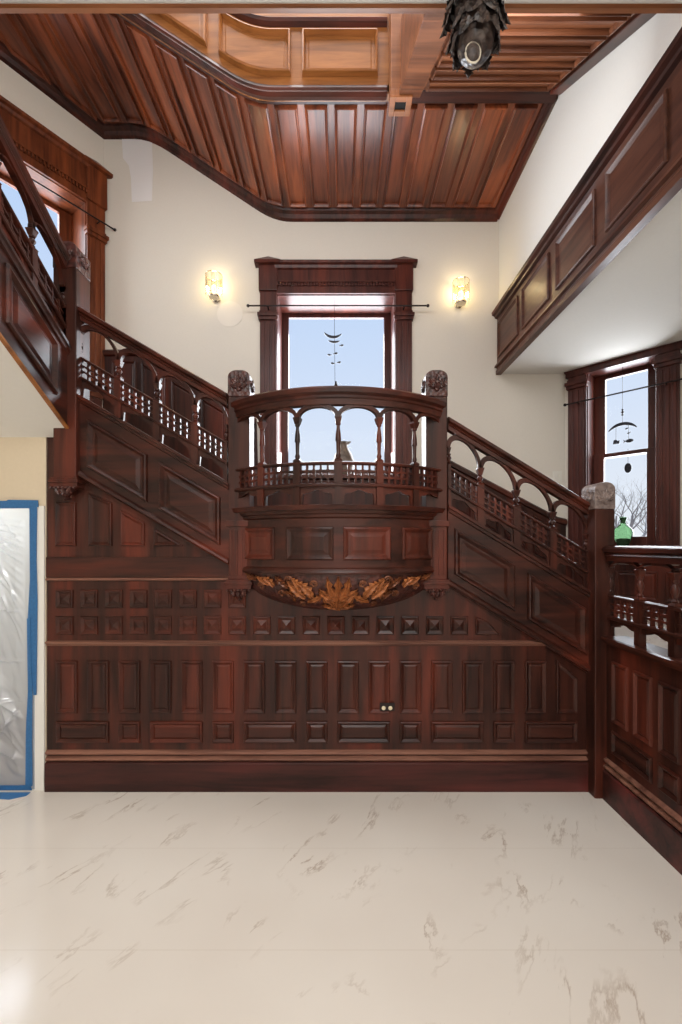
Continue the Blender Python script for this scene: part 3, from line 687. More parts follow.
# ------------------------------------------------------------------ balustrades
def balustrade(label, fn, posts, ht, loc, nseg=1, half=True, lat=(5, 3), grain=WH, rail_w=.05):
    t = thing('balustrade', label, 'balustrade', loc)
    u0, u1 = posts[0], posts[-1]; e = .004
    v_cap, v_apex, v_r0, v_r1 = ht
    m = MB(fn); rw = rail_w; hh = v_r1 - v_r0
    prof = [(v_r0, -rw*.5), (v_r0, rw*.5), (v_r0+hh*.3, rw*.55), (v_r0+hh*.36, rw*.72), (v_r0+hh*.5, rw*.62), (v_r0+hh*.62, rw*1.0), (v_r0+hh*.84, rw*1.05), (v_r1-.006, rw*.8), (v_r1, rw*.35), (v_r1, -rw*.35), (v_r1-.006, -rw*.8), (v_r0+hh*.84, -rw*1.05), (v_r0+hh*.62, -rw*1.0), (v_r0+hh*.5, -rw*.62), (v_r0+hh*.36, -rw*.72), (v_r0+hh*.3, -rw*.55)]
    m.mould(u0+e, u1-e, prof, n=nseg); m.build('handrail', grain, t, smooth=True)
    m = MB(fn); m.mould(u0+e, u1-e, [(.105, -.022), (.105, .022), (.112, .028), (.122, .028), (.128, .018), (.128, -.022)], n=nseg); m.build('lower_bar', grain, t)
    m = MB(fn); m.mould(u0+e, u1-e, [(.238, -.016), (.238, .016), (.244, .022), (.252, .022), (.256, .012), (.256, -.016)], n=nseg); m.build('upper_bar', grain, t)
    for i, u in enumerate(posts):
        p = Vector(fn(u, 0, 0)); q = Vector(fn(u+.01, 0, 0)); tt = Vector((q.x-p.x, q.y-p.y, 0)).normalized(); q2 = Vector(fn(u, 0, .01)); nn = Vector((q2.x-p.x, q2.y-p.y, 0)).normalized()
        loc_fn = lambda a, b, c, p=p, tt=tt, nn=nn: tuple(p + tt*a + nn*b + Vector((0, 0, c)))
        m = MB(loc_fn); hw = .021; a0, a1 = -hw, hw
        if i == 0: a0 = .004
        if i == len(posts)-1: a1 = -.004
        m.box(a0, a1, -hw, hw, -.004, .262)
        zt_ = .262
        m.add([(a0-.003, -hw-.003, zt_), (a1+.003, -hw-.003, zt_), (a1+.003, hw+.003, zt_), (a0-.003, hw+.003, zt_), (a0+.008, -hw+.01, zt_+.014), (a1-.008, -hw+.01, zt_+.014), (a1-.008, hw-.01, zt_+.014), (a0+.008, hw-.01, zt_+.014)],
              [(3,2,1,0), (4,5,6,7), (0,1,5,4), (1,2,6,5), (2,3,7,6), (3,0,4,7)])
        pst = m.build('post', WV, t)
        mid = (a0+a1)/2; H0 = .272; L_ = v_cap - H0
        if L_ > .15: pr = [(.011, 0), (.016, .02), (.011, .035), (.013, .09*L_/.24+.03), (.0175, .5*L_), (.015, .7*L_), (.010, .86*L_), (.0095, .93*L_), (.015, .95*L_), (.015, L_)]
        else: pr = [(.010, 0), (.017, .1*L_), (.009, .2*L_), (.014, .32*L_), (.0205, .5*L_), (.019, .62*L_), (.010, .8*L_), (.017, .88*L_), (.017, L_)]
        sc = .8 if i in (0, len(posts)-1) else 1
        m = MB(); m.lathe([(r*sc, H0+h) for r, h in pr], (mid, 0, 0), 12, fn=loc_fn); m.build('baluster', WV, t, smooth=True)
        m = MB(loc_fn); hb = .02
        m.add([(max(a0, -.014), -.014, v_cap), (min(a1, .014), -.014, v_cap), (min(a1, .014), .014, v_cap), (max(a0, -.014), .014, v_cap), (max(a0, -.027), -.022, v_cap+.03), (min(a1, .027), -.022, v_cap+.03), (min(a1, .027), .022, v_cap+.03), (max(a0, -.027), .022, v_cap+.03)],
              [(3,2,1,0), (4,5,6,7), (0,1,5,4), (1,2,6,5), (2,3,7,6), (3,0,4,7)])
        m.box(max(a0, -.03), min(a1, .03), -.024, .024, v_cap+.03, v_cap+.038)
        m.build('capital', WV, t)
    for a, b in zip(posts, posts[1:]):
        c = (a+b)/2; half_ = (b-a)/2; vb = v_cap+.036
        A, B = [], []
        for k in range(19):
            th = PI*k/18
            A.append((c - (half_-.016)*math.cos(th), vb + (v_apex-vb)*math.sin(th)))
            B.append((c - (half_+.008)*math.cos(th), vb + (v_apex-vb+.02)*math.sin(th) + .004))
        m = MB(fn); m.band(A, B, -.014, .014); m.build('arch', WH, t)
        # lattice of little bars
        m = MB(fn); l0, l1 = a+.02, b-.02; nc, nr_ = lat
        for k in range(1, nr_+0):
            v = .128 + (.238-.128)*k/nr_; m.box(l0, l1, v-.006, v+.006, -.008, .008, n=max(1, nseg//6))
        for k in range(0, nc+1):
            u = l0 + (l1-l0)*k/nc; m.box(u-.006, u+.006, .128, .238, -.010, .010)
        for k in range(nc):
            for r in range(1, nr_):
                u = l0 + (l1-l0)*k/nc; v = .128 + .11*r/nr_
                m.box(u-.009, u+.009, v-.009, v+.009, -.012, .012)
        m.build('lattice', WV, t)
        # scalloped apron board under the lower bar
        m = MB(fn); tp = .106; W_ = l1-l0
        top_ = [(l0 + W_*k/12, tp) for k in range(13)]
        bot = []
        for k in range(13):
            x_ = k/12
            if x_ < .07: y_ = .0
            elif x_ > .93: y_ = .0
            else:
                s_ = (x_-.07)/.86; y_ = .056 + .034*math.sin(PI*s_)**.6 - .012*math.sin(2*PI*s_)**2
            bot.append((l0 + W_*x_, y_))
        bot2 = []
        for k in range(12):
            bot2.append(bot[k])
            if k == 0: bot2.append((l0+W_*.06, .0)); bot2.append((l0+W_*.075, .035))
            if k == 11: bot2.append((l0+W_*.925, .035)); bot2.append((l0+W_*.94, .0))
        bot2.append(bot[-1])
        top2 = [(p[0], tp) for p in bot2]
        m.band(bot2, top2, -.009, .009); m.build('apron', WH, t)
    return t
SB = (.335, .478, .49, .575)
u0 = X(78)
balustrade('left stair balustrade of arches and lattice between tall newel and balcony', shear(u0, Z(LL(78))+.014, -.587, -.0), [X(79), X(119), X(157.5), X(195.5), X(228.5)], SB, (u0, YF, Z(LL(78))))
u0 = X(447)
balustrade('right stair balustrade of arches and lattice descending to the carved newel', shear(u0, Z(LRr(447))+.014, -.61, -.0), [X(447), X(480), X(516), X(552), X(588)], SB, (u0, YF, Z(LRr(447))))
# balcony
LEDGE = 1.845
balustrade('curved balcony balustrade with six open arches in front of the central window', (lambda u, v, w: bow(-.012)(u, v+LEDGE, w)), [BR*TH*(-1+k/3)*.99 for k in range(7)], (.485, .578, .59, .70), (BX, YF, LEDGE), nseg=48, lat=(5, 3), rail_w=.042)

bal = thing('balcony', 'bowed mahogany balcony with four panels over a carved leafy bowl', 'balcony', (BX, YF, 1.17))
UM = BR*TH; UD = BR2*TH2
mb = MB(drum); mb.box(-UD, UD, 1.44, LEDGE-.01, -.05, 0, n=40); mb.build('apron_wall', WH, bal, smooth=False)
mb = MB(drum); mb.mould(-UD, UD, [(1.765, 0), (1.775, .012), (1.79, .014), (1.795, .022), (1.815, .026), (1.815, -.02), (1.765, -.02)], n=44); mb.build('frieze_moulding', WH, bal)
mb = MB(bow(0)); mb.mould(-UM, UM, [(1.815, -.05), (1.815, .018), (LEDGE-.004, .028), (LEDGE, .022), (LEDGE, -.07), (1.83, -.07)], n=44); mb.build('ledge', WH, bal)
mb = MB(drum); mb.mould(-UD, UD, [(1.428, -.03), (1.428, .014), (1.44, .02), (1.452, .016), (1.462, .010), (1.47, 0), (1.47, -.03)], n=44); mb.build('bottom_moulding', WH, bal)
for k in range(4):
    c = UD*(-.76+.507*k); hw = .148 if k in (1, 2) else .125
    curved_panel(drum, (c-hw, c+hw, 1.515, 1.715), PROFD, n=12).build('raised_panel', WV, bal)
# carved bowl
BH = .25; BT = 1.43
def bowl_y(x, z, w=0):
    t = min(1, max(0, (BT-z)/BH)); g = math.sqrt(max(0, 1-t*t)); c = (BC2-.008)*g + .004; a = max(-1, min(1, (x-BX)/c))
    return YF - BS2*g*(1-a*a) - w - .004
mb = MB(); nu, nv = 48, 14; vs = []; fs = []
for j in range(nv+1):
    t = math.sin(j/nv*PI/2); z = BT - BH*t; g = math.sqrt(max(0, 1-t*t)); c = (BC2-.008)*g+.004
    for i in range(nu+1):
        a = -1+2*i/nu; vs.append((BX+c*a, YF - BS2*g*(1-a*a), z))
for j in range(nv):
    for i in range(nu): fs.append((j*(nu+1)+i, j*(nu+1)+i+1, (j+1)*(nu+1)+i+1, (j+1)*(nu+1)+i))
mb.add(vs, fs); bowl = mb.build('bowl', WCARVE, bal, smooth=True)
def bfn(u, v, w): return (BX+u, bowl_y(BX+u, v, w*1.4), v)
def leafp(mat, base, ang, ln, wd, lobes=4, rise=.022, curl=0, name='carved_leaf'):
    for sgn in ((1, -1) if base[0] != 0 or abs(ang-PI/2) > .01 and base[0] == 0 else (1,)):
        b = MB(lambda u, v, w, s=sgn: bfn(u*s, v, w)); b.leaf(base, ang, ln, wd, lobes, rise, curl=curl); b.build(name, mat, bowl, smooth=True)
zc = BT-.235
# central palmette : spread of lobes from the foot
leafp(WLEAF, (0, zc), PI/2, .225, .085, 3, .05)
for a_, l_ in ((62, .2), (36, .165), (12, .13)):
    leafp(WLEAF, (.004, zc+.03+(.05 if a_ < 20 else .0)), math.radians(a_), l_, .075, 3, .04, curl=.35)
leafp(WLEAF, (.004, zc+.012), math.radians(8), .105, .05, 3, .035, curl=.3)
for (bx_, dz, an, l_, w_, mt, cu) in ((.16, -.15, 62, .14, .085, WLEAF, -.5), (.20, -.15, 28, .16, .08, WLEAF, .6), (.24, -.10, 70, .09, .06, WLEAF, -.4), (.19, -.175, 170, .12, .05, WLEAF, -.6),
      (.30, -.085, 20, .12, .055, WSCROLL, .6), (.40, -.085, 50, .1, .06, WLEAF, -.5), (.43, -.07, 15, .11, .05, WLEAF, .5), (.33, -.11, -150, .1, .045, WSCROLL, .8), (.52, -.04, 12, .1, .04, WSCROLL, .5)):
    leafp(mt, (bx_, BT+dz), math.radians(an), l_, w_, 4, .03, cu)
for (bx_, dz, r) in ((.145, -.06, .022), (.30, -.04, .028), (.35, -.125, .022), (.22, -.19, .018), (.49, -.085, .022), (.57, -.035, .018), (.27, -.145, .018)):
    for sg in (1, -1):
        pts = [(bx_*sg + sg*(r*(1-k/26))*math.cos(k*.5), BT+dz + r*(1-k/26)*math.sin(k*.5)) for k in range(22)]
        m = MB(); m.tube([bfn(p[0], p[1], .008) for p in pts], [.007*(1-.5*k/22) for k in range(22)], 6); m.build('scroll', WSCROLL, bowl, smooth=True)

# ------------------------------------------------------------------ newels
def newel(label, xa, xb, ya, dep, zb, zt, corbel=True, fancy=True, plinth=None, side=0, leafs=True, capmat=None):
    xc = (xa+xb)/2; hw = (xb-xa)/2
    t = thing('newel_post', label, 'newel post', (xc, ya+dep/2, zb))
    capz = zt - .17
    m = MB(); m.box(xa, xb, ya, ya+dep, zb, capz); m.build('shaft', WV, t, bevel=.007)
    # rounded carved top
    pr = [(xa-.002, capz), (xb+.002, capz)]
    for k in range(9):
        a = k/8*PI/2; pr.append((xb+.002-.055+.055*math.cos(a), zt-.045+.045*math.sin(a)))
    for k in range(9):
        a = PI/2+k/8*PI/2; pr.append((xa-.002+.055+.055*math.cos(a), zt-.045+.045*math.sin(a)))
    m = MB(lambda u, v, w: (u, ya-.002+w, v)); m.prism(pr, 0, dep+.004); cap = m.build('carved_top', capmat or WCARVE, t, bevel=.004)
    ff = lambda u, v, w: (xc+u, ya-.005-w, v)
    for a_ in (90, 50, 130, 20, 160):
        b = MB(ff); b.leaf((0, zt-.115), math.radians(a_), .085 if a_ in (90, 50, 130) else .06, .045, 3, .012); b.build('carved_leaf', capmat or WCARVE, cap, smooth=True)
    b = MB(); b.lathe([(.001, -.012), (.012, -.008), (.016, 0), (.016, .01)], (0, 0, 0), 10, fn=lambda u, v, w: (xc+u, ya-.004+w, zt-.125+v)); b.build('rosette', capmat or WCARVE, cap, smooth=True)
    sx = xb+.004 if side > 0 else xa-.004
    if side:
        sf = lambda u, v, w: (sx + side*w, ya+dep/2+u, v)
        for kz in range(3 if fancy else 1):
            for a_ in (90, 45, 135):
                b = MB(sf); b.leaf((0, zt-.12-.0*kz), math.radians(a_), .085, .05, 3, .012); b.build('carved_leaf', capmat or WCARVE, cap, smooth=True)
            break
    if plinth:
        m = MB(); m.box(xa-.012, xb+.012, ya-.012, ya+dep, plinth-.03, plinth+.01); m.build('plinth_band', WV, t, bevel=.005)
        m = MB()
        for k in range(4):
            q = xa+.018+(xb-xa-.036)*k/3; m.box(q-.009, q+.009, ya-.008, ya+.002, zb+.03, plinth-.05)
        m.build('fluting', WV, t, bevel=.004)
    if corbel:
        m = MB(); m.box(xa-.014, xb+.014, ya-.014, ya+dep, zb-.06, zb+.004); m.box(xa-.022, xb+.022, ya-.022, ya+dep, zb-.03, zb-.012); cb = m.build('corbel_block', WV, t, bevel=.005)
        m = MB(); yc2 = ya+.03
        m.lathe([(.008, -.135), (.018, -.128), (.012, -.112), (.028, -.1), (.034, -.085), (.05, -.07), (.06, -.06)], (xc, yc2, zb), 12); m.build('corbel_drop', WCARVE, cb, smooth=True)
        for sg in (-1, 0, 1):
            b = MB(lambda u, v, w, sg=sg: (xc + sg*.045 + u, ya-.012-w, zb-.055-v)); b.leaf((0, 0), PI/2 + sg*.4, .06, .05, 3, .016); b.build('carved_leaf', WCARVE, cb, smooth=True)
        for k in range(7):
            b = MB(); q = xa + (xb-xa)*k/6; b.lathe([(.001, -.008), (.008, -.005), (.01, 0), (.008, .005), (.001, .008)], (q, ya-.022, zb-.064), 8); b.build('bead', WCARVE, cb, smooth=True)
    return t
NY = YF - .03
s_ = NY/YF
newel('left balcony newel with rounded carved top beside the left balustrade', X(228, NY), X(249.5, NY), NY, .145, Z(580, NY), Z(370, NY), plinth=Z(522, NY), side=1)
newel('right balcony newel with rounded carved top beside the right balustrade', X(426, NY), X(447.5, NY), NY, .145, Z(580, NY), Z(370, NY), plinth=Z(522, NY), side=-1)
NY2 = YF - .07
newel('tall carved newel at the foot of the upper left flight', X(53, NY2), X(76, NY2), NY2, .155, Z(478, NY2), Z(241, NY2), side=1)
NY3 = YF - .10
newel('right newel post with grey worn rounded top standing on the floor', X(595, NY3), X(615, NY3), NY3, .15, 0.0, Z(482, NY3), corbel=False, side=-1, capmat=WWORN)

# ------------------------------------------------------------------ upper left flight : stringer and balustrade seen from the side
SL2 = .60; ZL2 = 2.87; YL2 = YF-.07
def f2fn(off): return lambda u, v, w: (XL + off + w, u, ZL2 + SL2*(YL2-u) + v)
st = thing('stair_stringer', 'glossy panelled stringer board of the upper flight at far left', 'stair stringer', (XL, YL2, ZL2))
fn = f2fn(0)
m = MB(fn); m.box(.8, YL2-.002, -.51, 0, -.05, 0); m.build('board', WY, st)
m = MB(fn); m.mould(.8, YL2-.002, [(-.05, 0), (-.045, .014), (-.025, .018), (-.02, .03), (.0, .03), (.004, .014), (.016, .014), (.016, -.06), (-.05, -.06)]); m.build('top_moulding', WY, st)
m = MB(fn); m.mould(.8, YL2-.002, [(-.524, -.012), (-.524, .010), (-.514, .013), (-.506, .006), (-.506, -.012)]); m.build('edge_strip', WGOLD, st)
for c in (2.44, 1.92, 1.4):
    m = MB(fn); m.panel(rect(c-.2, c+.2, -.41, -.10), PS); m.build('raised_panel', WY, st)
balustrade('upper flight balustrade at far left in front of the left window', (lambda u, v, w: f2fn(-.03)(u, v+.014, w)), [YL2-.004-.27*k for k in range(7)], SB, (XL, YL2, ZL2), grain=WY)

# ------------------------------------------------------------------ right hand screen
rs = thing('screen_wainscot', 'dark panelled dado of the right hand screen running toward the viewer', 'wainscot', (XR, 2.2, 0))
RY1 = YF - .10; RY0 = .9; RL = 1.01
rf = rightf(0)
m = MB(rf); m.box(RY0, RY1, 0, RL, -.1, 0); m.build('backing', WV, rs)
m = MB(rf); m.mould(RY0, RY1, [(0, 0), (0, .024), (Z(762.5), .024), (Z(761.5), .016), (Z(761), 0)]); m.build('baseboard', WBASE, rs)
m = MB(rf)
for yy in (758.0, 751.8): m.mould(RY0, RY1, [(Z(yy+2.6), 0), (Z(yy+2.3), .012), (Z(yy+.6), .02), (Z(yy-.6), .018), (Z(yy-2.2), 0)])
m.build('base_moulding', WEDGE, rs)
m = MB(rf); m.mould(RY0, RY1, [(RL-.03, 0), (RL-.025, .016), (RL-.005, .02), (RL, .036), (RL+.018, .036), (RL+.022, .02), (RL+.022, -.12), (RL-.03, -.12)]); m.build('ledge', WY, rs)
k = 0; y = RY1 - .065
edges = []
while y - .145 > RY0 + .05: edges.append((y-.145, y)); y -= .195
for a, b in edges:
    m = MB(rf); m.panel(rect(a, b, .515, .89), PROF); m.build('tall_panel', WV, rs)
i = 0; wide = True
while i < len(edges):
    j = min(len(edges)-1, i+1) if wide else i
    m = MB(rf); m.panel(rect(edges[j][0], edges[i][1], .32, .46), PROF[:6]+[(.038, .010)]); m.build('wide_panel' if wide else 'small_panel', WY, rs)
    i = j+1; wide = not wide
balustrade('right hand screen balustrade with short turned balusters and flat handrail', (lambda u, v, w: (XR+.03-w, u, RL+.022+v)), [RY1-.005-.2575*k for k in range(7)], (.395, .462, .475, .568), (XR, RY1, RL), grain=WY, rail_w=.06)

# ================================================================== SCONCES
def sconce(label, px, py):
    c = (X(px, YB), Z(py, YB) + .0); w0 = .105; yc = YB - w0
    t = thing('wall_sconce', label, 'wall lamp', (c[0], YB, c[1]))
    m = MB(); m.lathe([(.001, 0), (.04, 0), (.04, .012), (.032, .02), (.001, .022)], (0, 0, 0), 20, fn=lambda u, v, w: (c[0]+u, YB-w, c[1]-.07+v)); m.build('wall_plate', CHROME, t, smooth=True)
    m = MB(); m.tube([(c[0], YB-.02, c[1]-.07), (c[0], YB-.06, c[1]-.09), (c[0], yc, c[1]-.11)], .007, 8); m.build('arm', CHROME, t, smooth=True)
    m = MB(); m.lathe([(.012, -.122), (.05, -.116), (.056, -.108), (.056, -.1), (.02, -.096)], (c[0], yc, c[1]), 24); m.build('tray', CHROME, t, smooth=True)
    m = MB(); n = 48; vs = []; fs = []
    for j, zz in enumerate((-.1, -.03, .05, .115)):
        for k in range(n):
            r = (.083 if k % 2 else .088); a = 2*PI*k/n; vs.append((c[0]+r*math.cos(a), yc+r*math.sin(a), c[1]+zz))
    for j in range(3):
        for k in range(n): fs.append((j*n+k, j*n+(k+1) % n, (j+1)*n+(k+1) % n, (j+1)*n+k))
    m.add(vs, fs); sh = m.build('glass_shade', CRYSTAL, t)
    m = MB(); m.tube([(c[0]+.086*math.cos(2*PI*k/24), yc+.086*math.sin(2*PI*k/24), c[1]+.115) for k in range(25)], .004, 6); m.build('shade_rim', CHROME, sh, smooth=True)
    m = MB(); m.lathe([(.012, -.1), (.014, -.06), (.026, -.035), (.03, -.01), (.024, .014), (.008, .026)], (c[0], yc, c[1]-.01), 14); m.build('bulb', BULB, t, smooth=True)
    l = bpy.data.lights.new('sconce_light', 'POINT'); l.energy = 3.4; l.color = (1, .80, .48); l.shadow_soft_size = .03
    o = bpy.data.objects.new('sconce_light', l); COL.objects.link(o); o.parent = t; o.location = (0, -w0-.0, .045)
sconce('lit crystal wall sconce left of the central window', 216.8, 292.5)
sconce('lit crystal wall sconce right of the central window, near the gallery', 458.2, 298.5)

# light switch
sw = thing('light_switch', 'white double light switch on the cream wall right of the stairs', 'light switch', (X(557, YB), YB, Z(477, YB)))
m = MB(backf); m.box(X(552.5, YB), X(561.5, YB), Z(483, YB), Z(471, YB), .001, .008); m.build('plate', SWITCH, sw, bevel=.002)
for q in (555, 559):
    m = MB(backf); m.box(X(q-1.1, YB), X(q+1.1, YB), Z(480, YB), Z(474, YB), .008, .014); m.build('rocker', SWITCH, sw, bevel=.002)
# primer patch, and a round paler patch below the left sconce
m = MB(backf); m.prism([(X(a, YB), Z(b, YB)) for a, b in ((122, 139), (152, 138), (153, 170), (152, 201), (132, 202), (131, 178), (129, 166), (123, 158))], .0005, .003)
tag(m.build('wall_patch', PATCH), 'white primer patch on the cream wall below the boarded ceiling', 'paint patch')
m = MB(backf); m.prism([(X(230+13*math.cos(a*PI/8), YB), Z(314+13*math.sin(a*PI/8), YB)) for a in range(16)], .0005, .003)
tag(m.build('wall_patch', plain('patch_cream', S(240,233,222), .85)), 'round whitish patch on the wall under the left sconce', 'paint patch')

# ================================================================== THINGS BY THE WINDOWS
def crescent(cx, cz, r, a0, a1, th, n=14):
    A, B = [], []
    for k in range(n+1):
        t = k/n; a = math.radians(a0+(a1-a0)*t); h = th*math.sin(PI*min(.98, max(.02, t)))**.6+.001
        A.append((cx+(r-h/2)*math.cos(a), cz+(r-h/2)*math.sin(a))); B.append((cx+(r+h/2)*math.cos(a), cz+(r+h/2)*math.sin(a)))
    return A, B
def fish(m, cx, cz, s, sg=1, ang=0):
    pts = [(1, .05), (.7, .32), (.2, .45), (-.3, .28), (-.6, .1), (-1, .4), (-.85, 0), (-1, -.35), (-.6, -.1), (-.2, -.35), (.3, -.42), (.75, -.25)]
    ca, sa = math.cos(ang), math.sin(ang)
    m.prism([(cx + s*(x*sg*ca-y*sa), cz + s*(x*sg*sa+y*ca)) for x, y in pts], -.004, .004)
WYm = YB + .16
mo = thing('hanging_mobile', 'dark tin mobile of crescents and little birds hanging in the central window', 'mobile', (X(335, WYm), WYm, WZ1-.013))
mf = lambda u, v, w: (u, WYm - w, v)
q = lambda a, b: (X(a, WYm), Z(b, WYm))
m = MB(); m.tube([(X(334.5, WYm), WYm, WZ1-.013), (X(334.5, WYm), WYm, Z(337, WYm)), (X(335, WYm), WYm, Z(384, WYm))], .0022, 5); m.build('string', DARKM, mo)
m = MB(mf); c = q(333.5, 326); A, B = crescent(c[0], c[1], .125, 215, 315, .03); m.band(A, B, -.004, .004); m.build('crescent', DARKM, mo)
m = MB(mf); c = q(334.5, 330); A, B = crescent(c[0], c[1], .135, 240, 296, .024); m.band(A, B, -.004, .004); m.build('crescent', DARKM, mo)
for a, b, sg in ((341.5, 345.5, 1), (329.5, 355, -1), (335.5, 353.5, 1), (333, 363.5, -1), (338.8, 362.5, 1)):
    m = MB(mf); c = q(a, b); fish(m, c[0], c[1], .026, sg, .15*sg); m.build('bird', DARKM, mo)
m = MB(); m.lathe([(.002, .034), (.008, .03), (.014, .01), (.022, -.02), (.024, -.034), (.001, -.034)], (X(336, WYm), WYm, Z(384, WYm)), 12); m.build('bell', DARKM, mo, smooth=True)

def bvase(prof, name, label, cat, loc, mat, extra=None, seg=28):
    t = thing(name, label, cat, loc); m = MB(); m.lathe(prof, loc, seg); m.build('body', mat, t, smooth=True); return t
vx, vy = X(343.5, YB+.02), YB+.02
vs_ = .9
v = bvase([(r*vs_, h*vs_) for r, h in [(.07, 0), (.09, .01), (.12, .10), (.125, .17), (.10, .25), (.06, .32), (.045, .36), (.05, .385), (.066, .4), (.058, .4), (.04, .36)]], 'stoneware_vase', 'dark mottled stoneware vase on the central window sill behind the balcony', 'vase', (vx, vy, WZ0+.001), VASE)
m = MB(); m.tube([(vx+.03*vs_, vy, WZ0+.385*vs_), (vx+.06*vs_, vy, WZ0+.395*vs_), (vx+.088*vs_, vy, WZ0+.408*vs_)], [.02, .018, .006], 8); m.build('spout', VASE, v, smooth=True)

# bay window mobile and suncatcher
def rw(wo): return lambda u, v, w: bayr(u, v, wo + w)
cm_ = cr + nr*(-.1)
U = lambda p: u_of(p, cm_, dr)
Vz = lambda p, y: Z(y, (cm_ + dr*U(p)).y)
um = U(622.5)
mo = thing('hanging_mobile', 'dark tin mobile with an arched bar hanging in the right bay window', 'mobile', bayr(um, RZ1-.013, -.1))
m = MB(); m.tube([bayr(um, RZ1-.013, -.1), bayr(um, Vz(622, 405), -.1), bayr(um, Vz(622, 424), -.1)], .002, 5); m.build('string', DARKM, mo)
m = MB(); pq = bayr(um, Vz(623, 412), -.1); m.lathe([(.001, -.04), (.012, -.03), (.005, -.015), (.016, 0), (.005, .015), (.012, .026), (.001, .036)], pq, 10); m.build('bead', DARKM, mo, smooth=True)
m = MB(rw(-.1)); A, B = crescent(um, Vz(622, 424)-.16, .16, 40, 140, .032); m.band(A, B, -.004, .004); m.build('arched_bar', DARKM, mo)
for px_, ya_, yb_ in ((616, 424, 440), (628.5, 425, 440)):
    m = MB(); m.tube([bayr(U(px_), Vz(px_, ya_), -.1), bayr(U(px_), Vz(px_, yb_), -.1)], .002, 5); m.build('string', DARKM, mo)
m = MB(rw(-.1)); c = (U(616.3), Vz(616, 442)); m.prism([(c[0]-.03, c[1]-.02), (c[0]+.026, c[1]-.022), (c[0]+.03, c[1]+.012), (c[0]+.012, c[1]+.008), (c[0], c[1]+.022), (c[0]-.022, c[1]+.02)], -.004, .004); m.build('house', DARKM, mo)
m = MB(rw(-.1)); fish(m, U(628.5), Vz(628, 441), .045, 1); m.build('bird', DARKM, mo)
for a, b in ((627, 428.5), (629, 433)):
    m = MB(rw(-.1)); fish(m, U(a), Vz(a, b), .018, -1, .4); m.build('bird', DARKM, mo)
sc_ = thing('suncatcher', 'small dark oval suncatcher hanging in the lower bay window sash', 'suncatcher', bayr(U(628), Vz(628, 455), -.1))
m = MB(rw(-.1)); c = (U(628), Vz(628, 468)); m.prism([(c[0]+.031*math.cos(a*PI/10), c[1]+.05*math.sin(a*PI/10)) for a in range(20)], -.005, .005); m.build('disc', DARKM, sc_, bevel=.002)
m = MB(); m.tube([bayr(c[0], c[1]+.05, -.1), bayr(c[0], Vz(628, 449), -.1)], .0015, 5); m.build('string', DARKM, sc_)
# green vase on the bay sill
gu = u_of(623, cr+nr*.03, dr); gp = bayr(gu, RZ0, .03); gs = gp[1]/F
prof = [(.045, 0), (.055, .004), (.075, .05), (.092, .10), (.098, .13), (.085, .165), (.05, .2), (.03, .215), (.026, .24), (.034, .265), (.04, .28), (.034, .28), (.022, .24), (.02, .218)]
g_ = bvase([(r*.88, h*1.0) for r, h in prof], 'glass_vase', 'round green glass vase on the bay window sill beside the right newel', 'vase', (gp[0], gp[1], RZ0+.001), GREEN)
# bare winter tree outside
tr = thing('bare_tree', 'bare winter tree outside the right bay window', 'tree', (6.1, 9.6, -.5))
def branch(m, p, d, L, r, depth):
    pts = [p]; rr = [r]; n = 5
    for k in range(n):
        d = (d + Vector((random.uniform(-.22, .22), random.uniform(-.22, .22), random.uniform(-.08, .16)))).normalized()
        pts.append(pts[-1] + d*L/n); rr.append(r*(1-.55*(k+1)/n))
    m.tube([tuple(q_) for q_ in pts], rr, 6)
    if depth:
        for k in range(3 if depth > 1 else 2):
            i = random.randint(2, n); a = random.uniform(0, 2*PI)
            nd = (d + Vector((math.cos(a), math.sin(a), random.uniform(.0, .5)))*.85).normalized()
            branch(m, pts[i], nd, L*.68, rr[i]*.72, depth-1)
m = MB(); m.tube([(6.1, 9.6, -.5), (6.15, 9.6, .6), (6.3, 9.6, 1.6)], [.11, .085, .06], 10); m.build('trunk', BARK, tr, smooth=True)
for d_ in ((.5, 0, .9), (-.45, .1, .9), (.1, -.3, 1), (-.8, -.1, .5), (.9, .1, .5)):
    m = MB(); branch(m, Vector((6.3, 9.6, 1.5)), Vector(d_).normalized(), .8, .04, 4); m.build('branch', BARK, tr)
m = MB(); m.box(-30, 30, 5.6, 60, -.6, -.5); tag(m.build('ground_outside', GROUND), 'pale winter ground outside beyond the windows', 'ground', kind='structure')

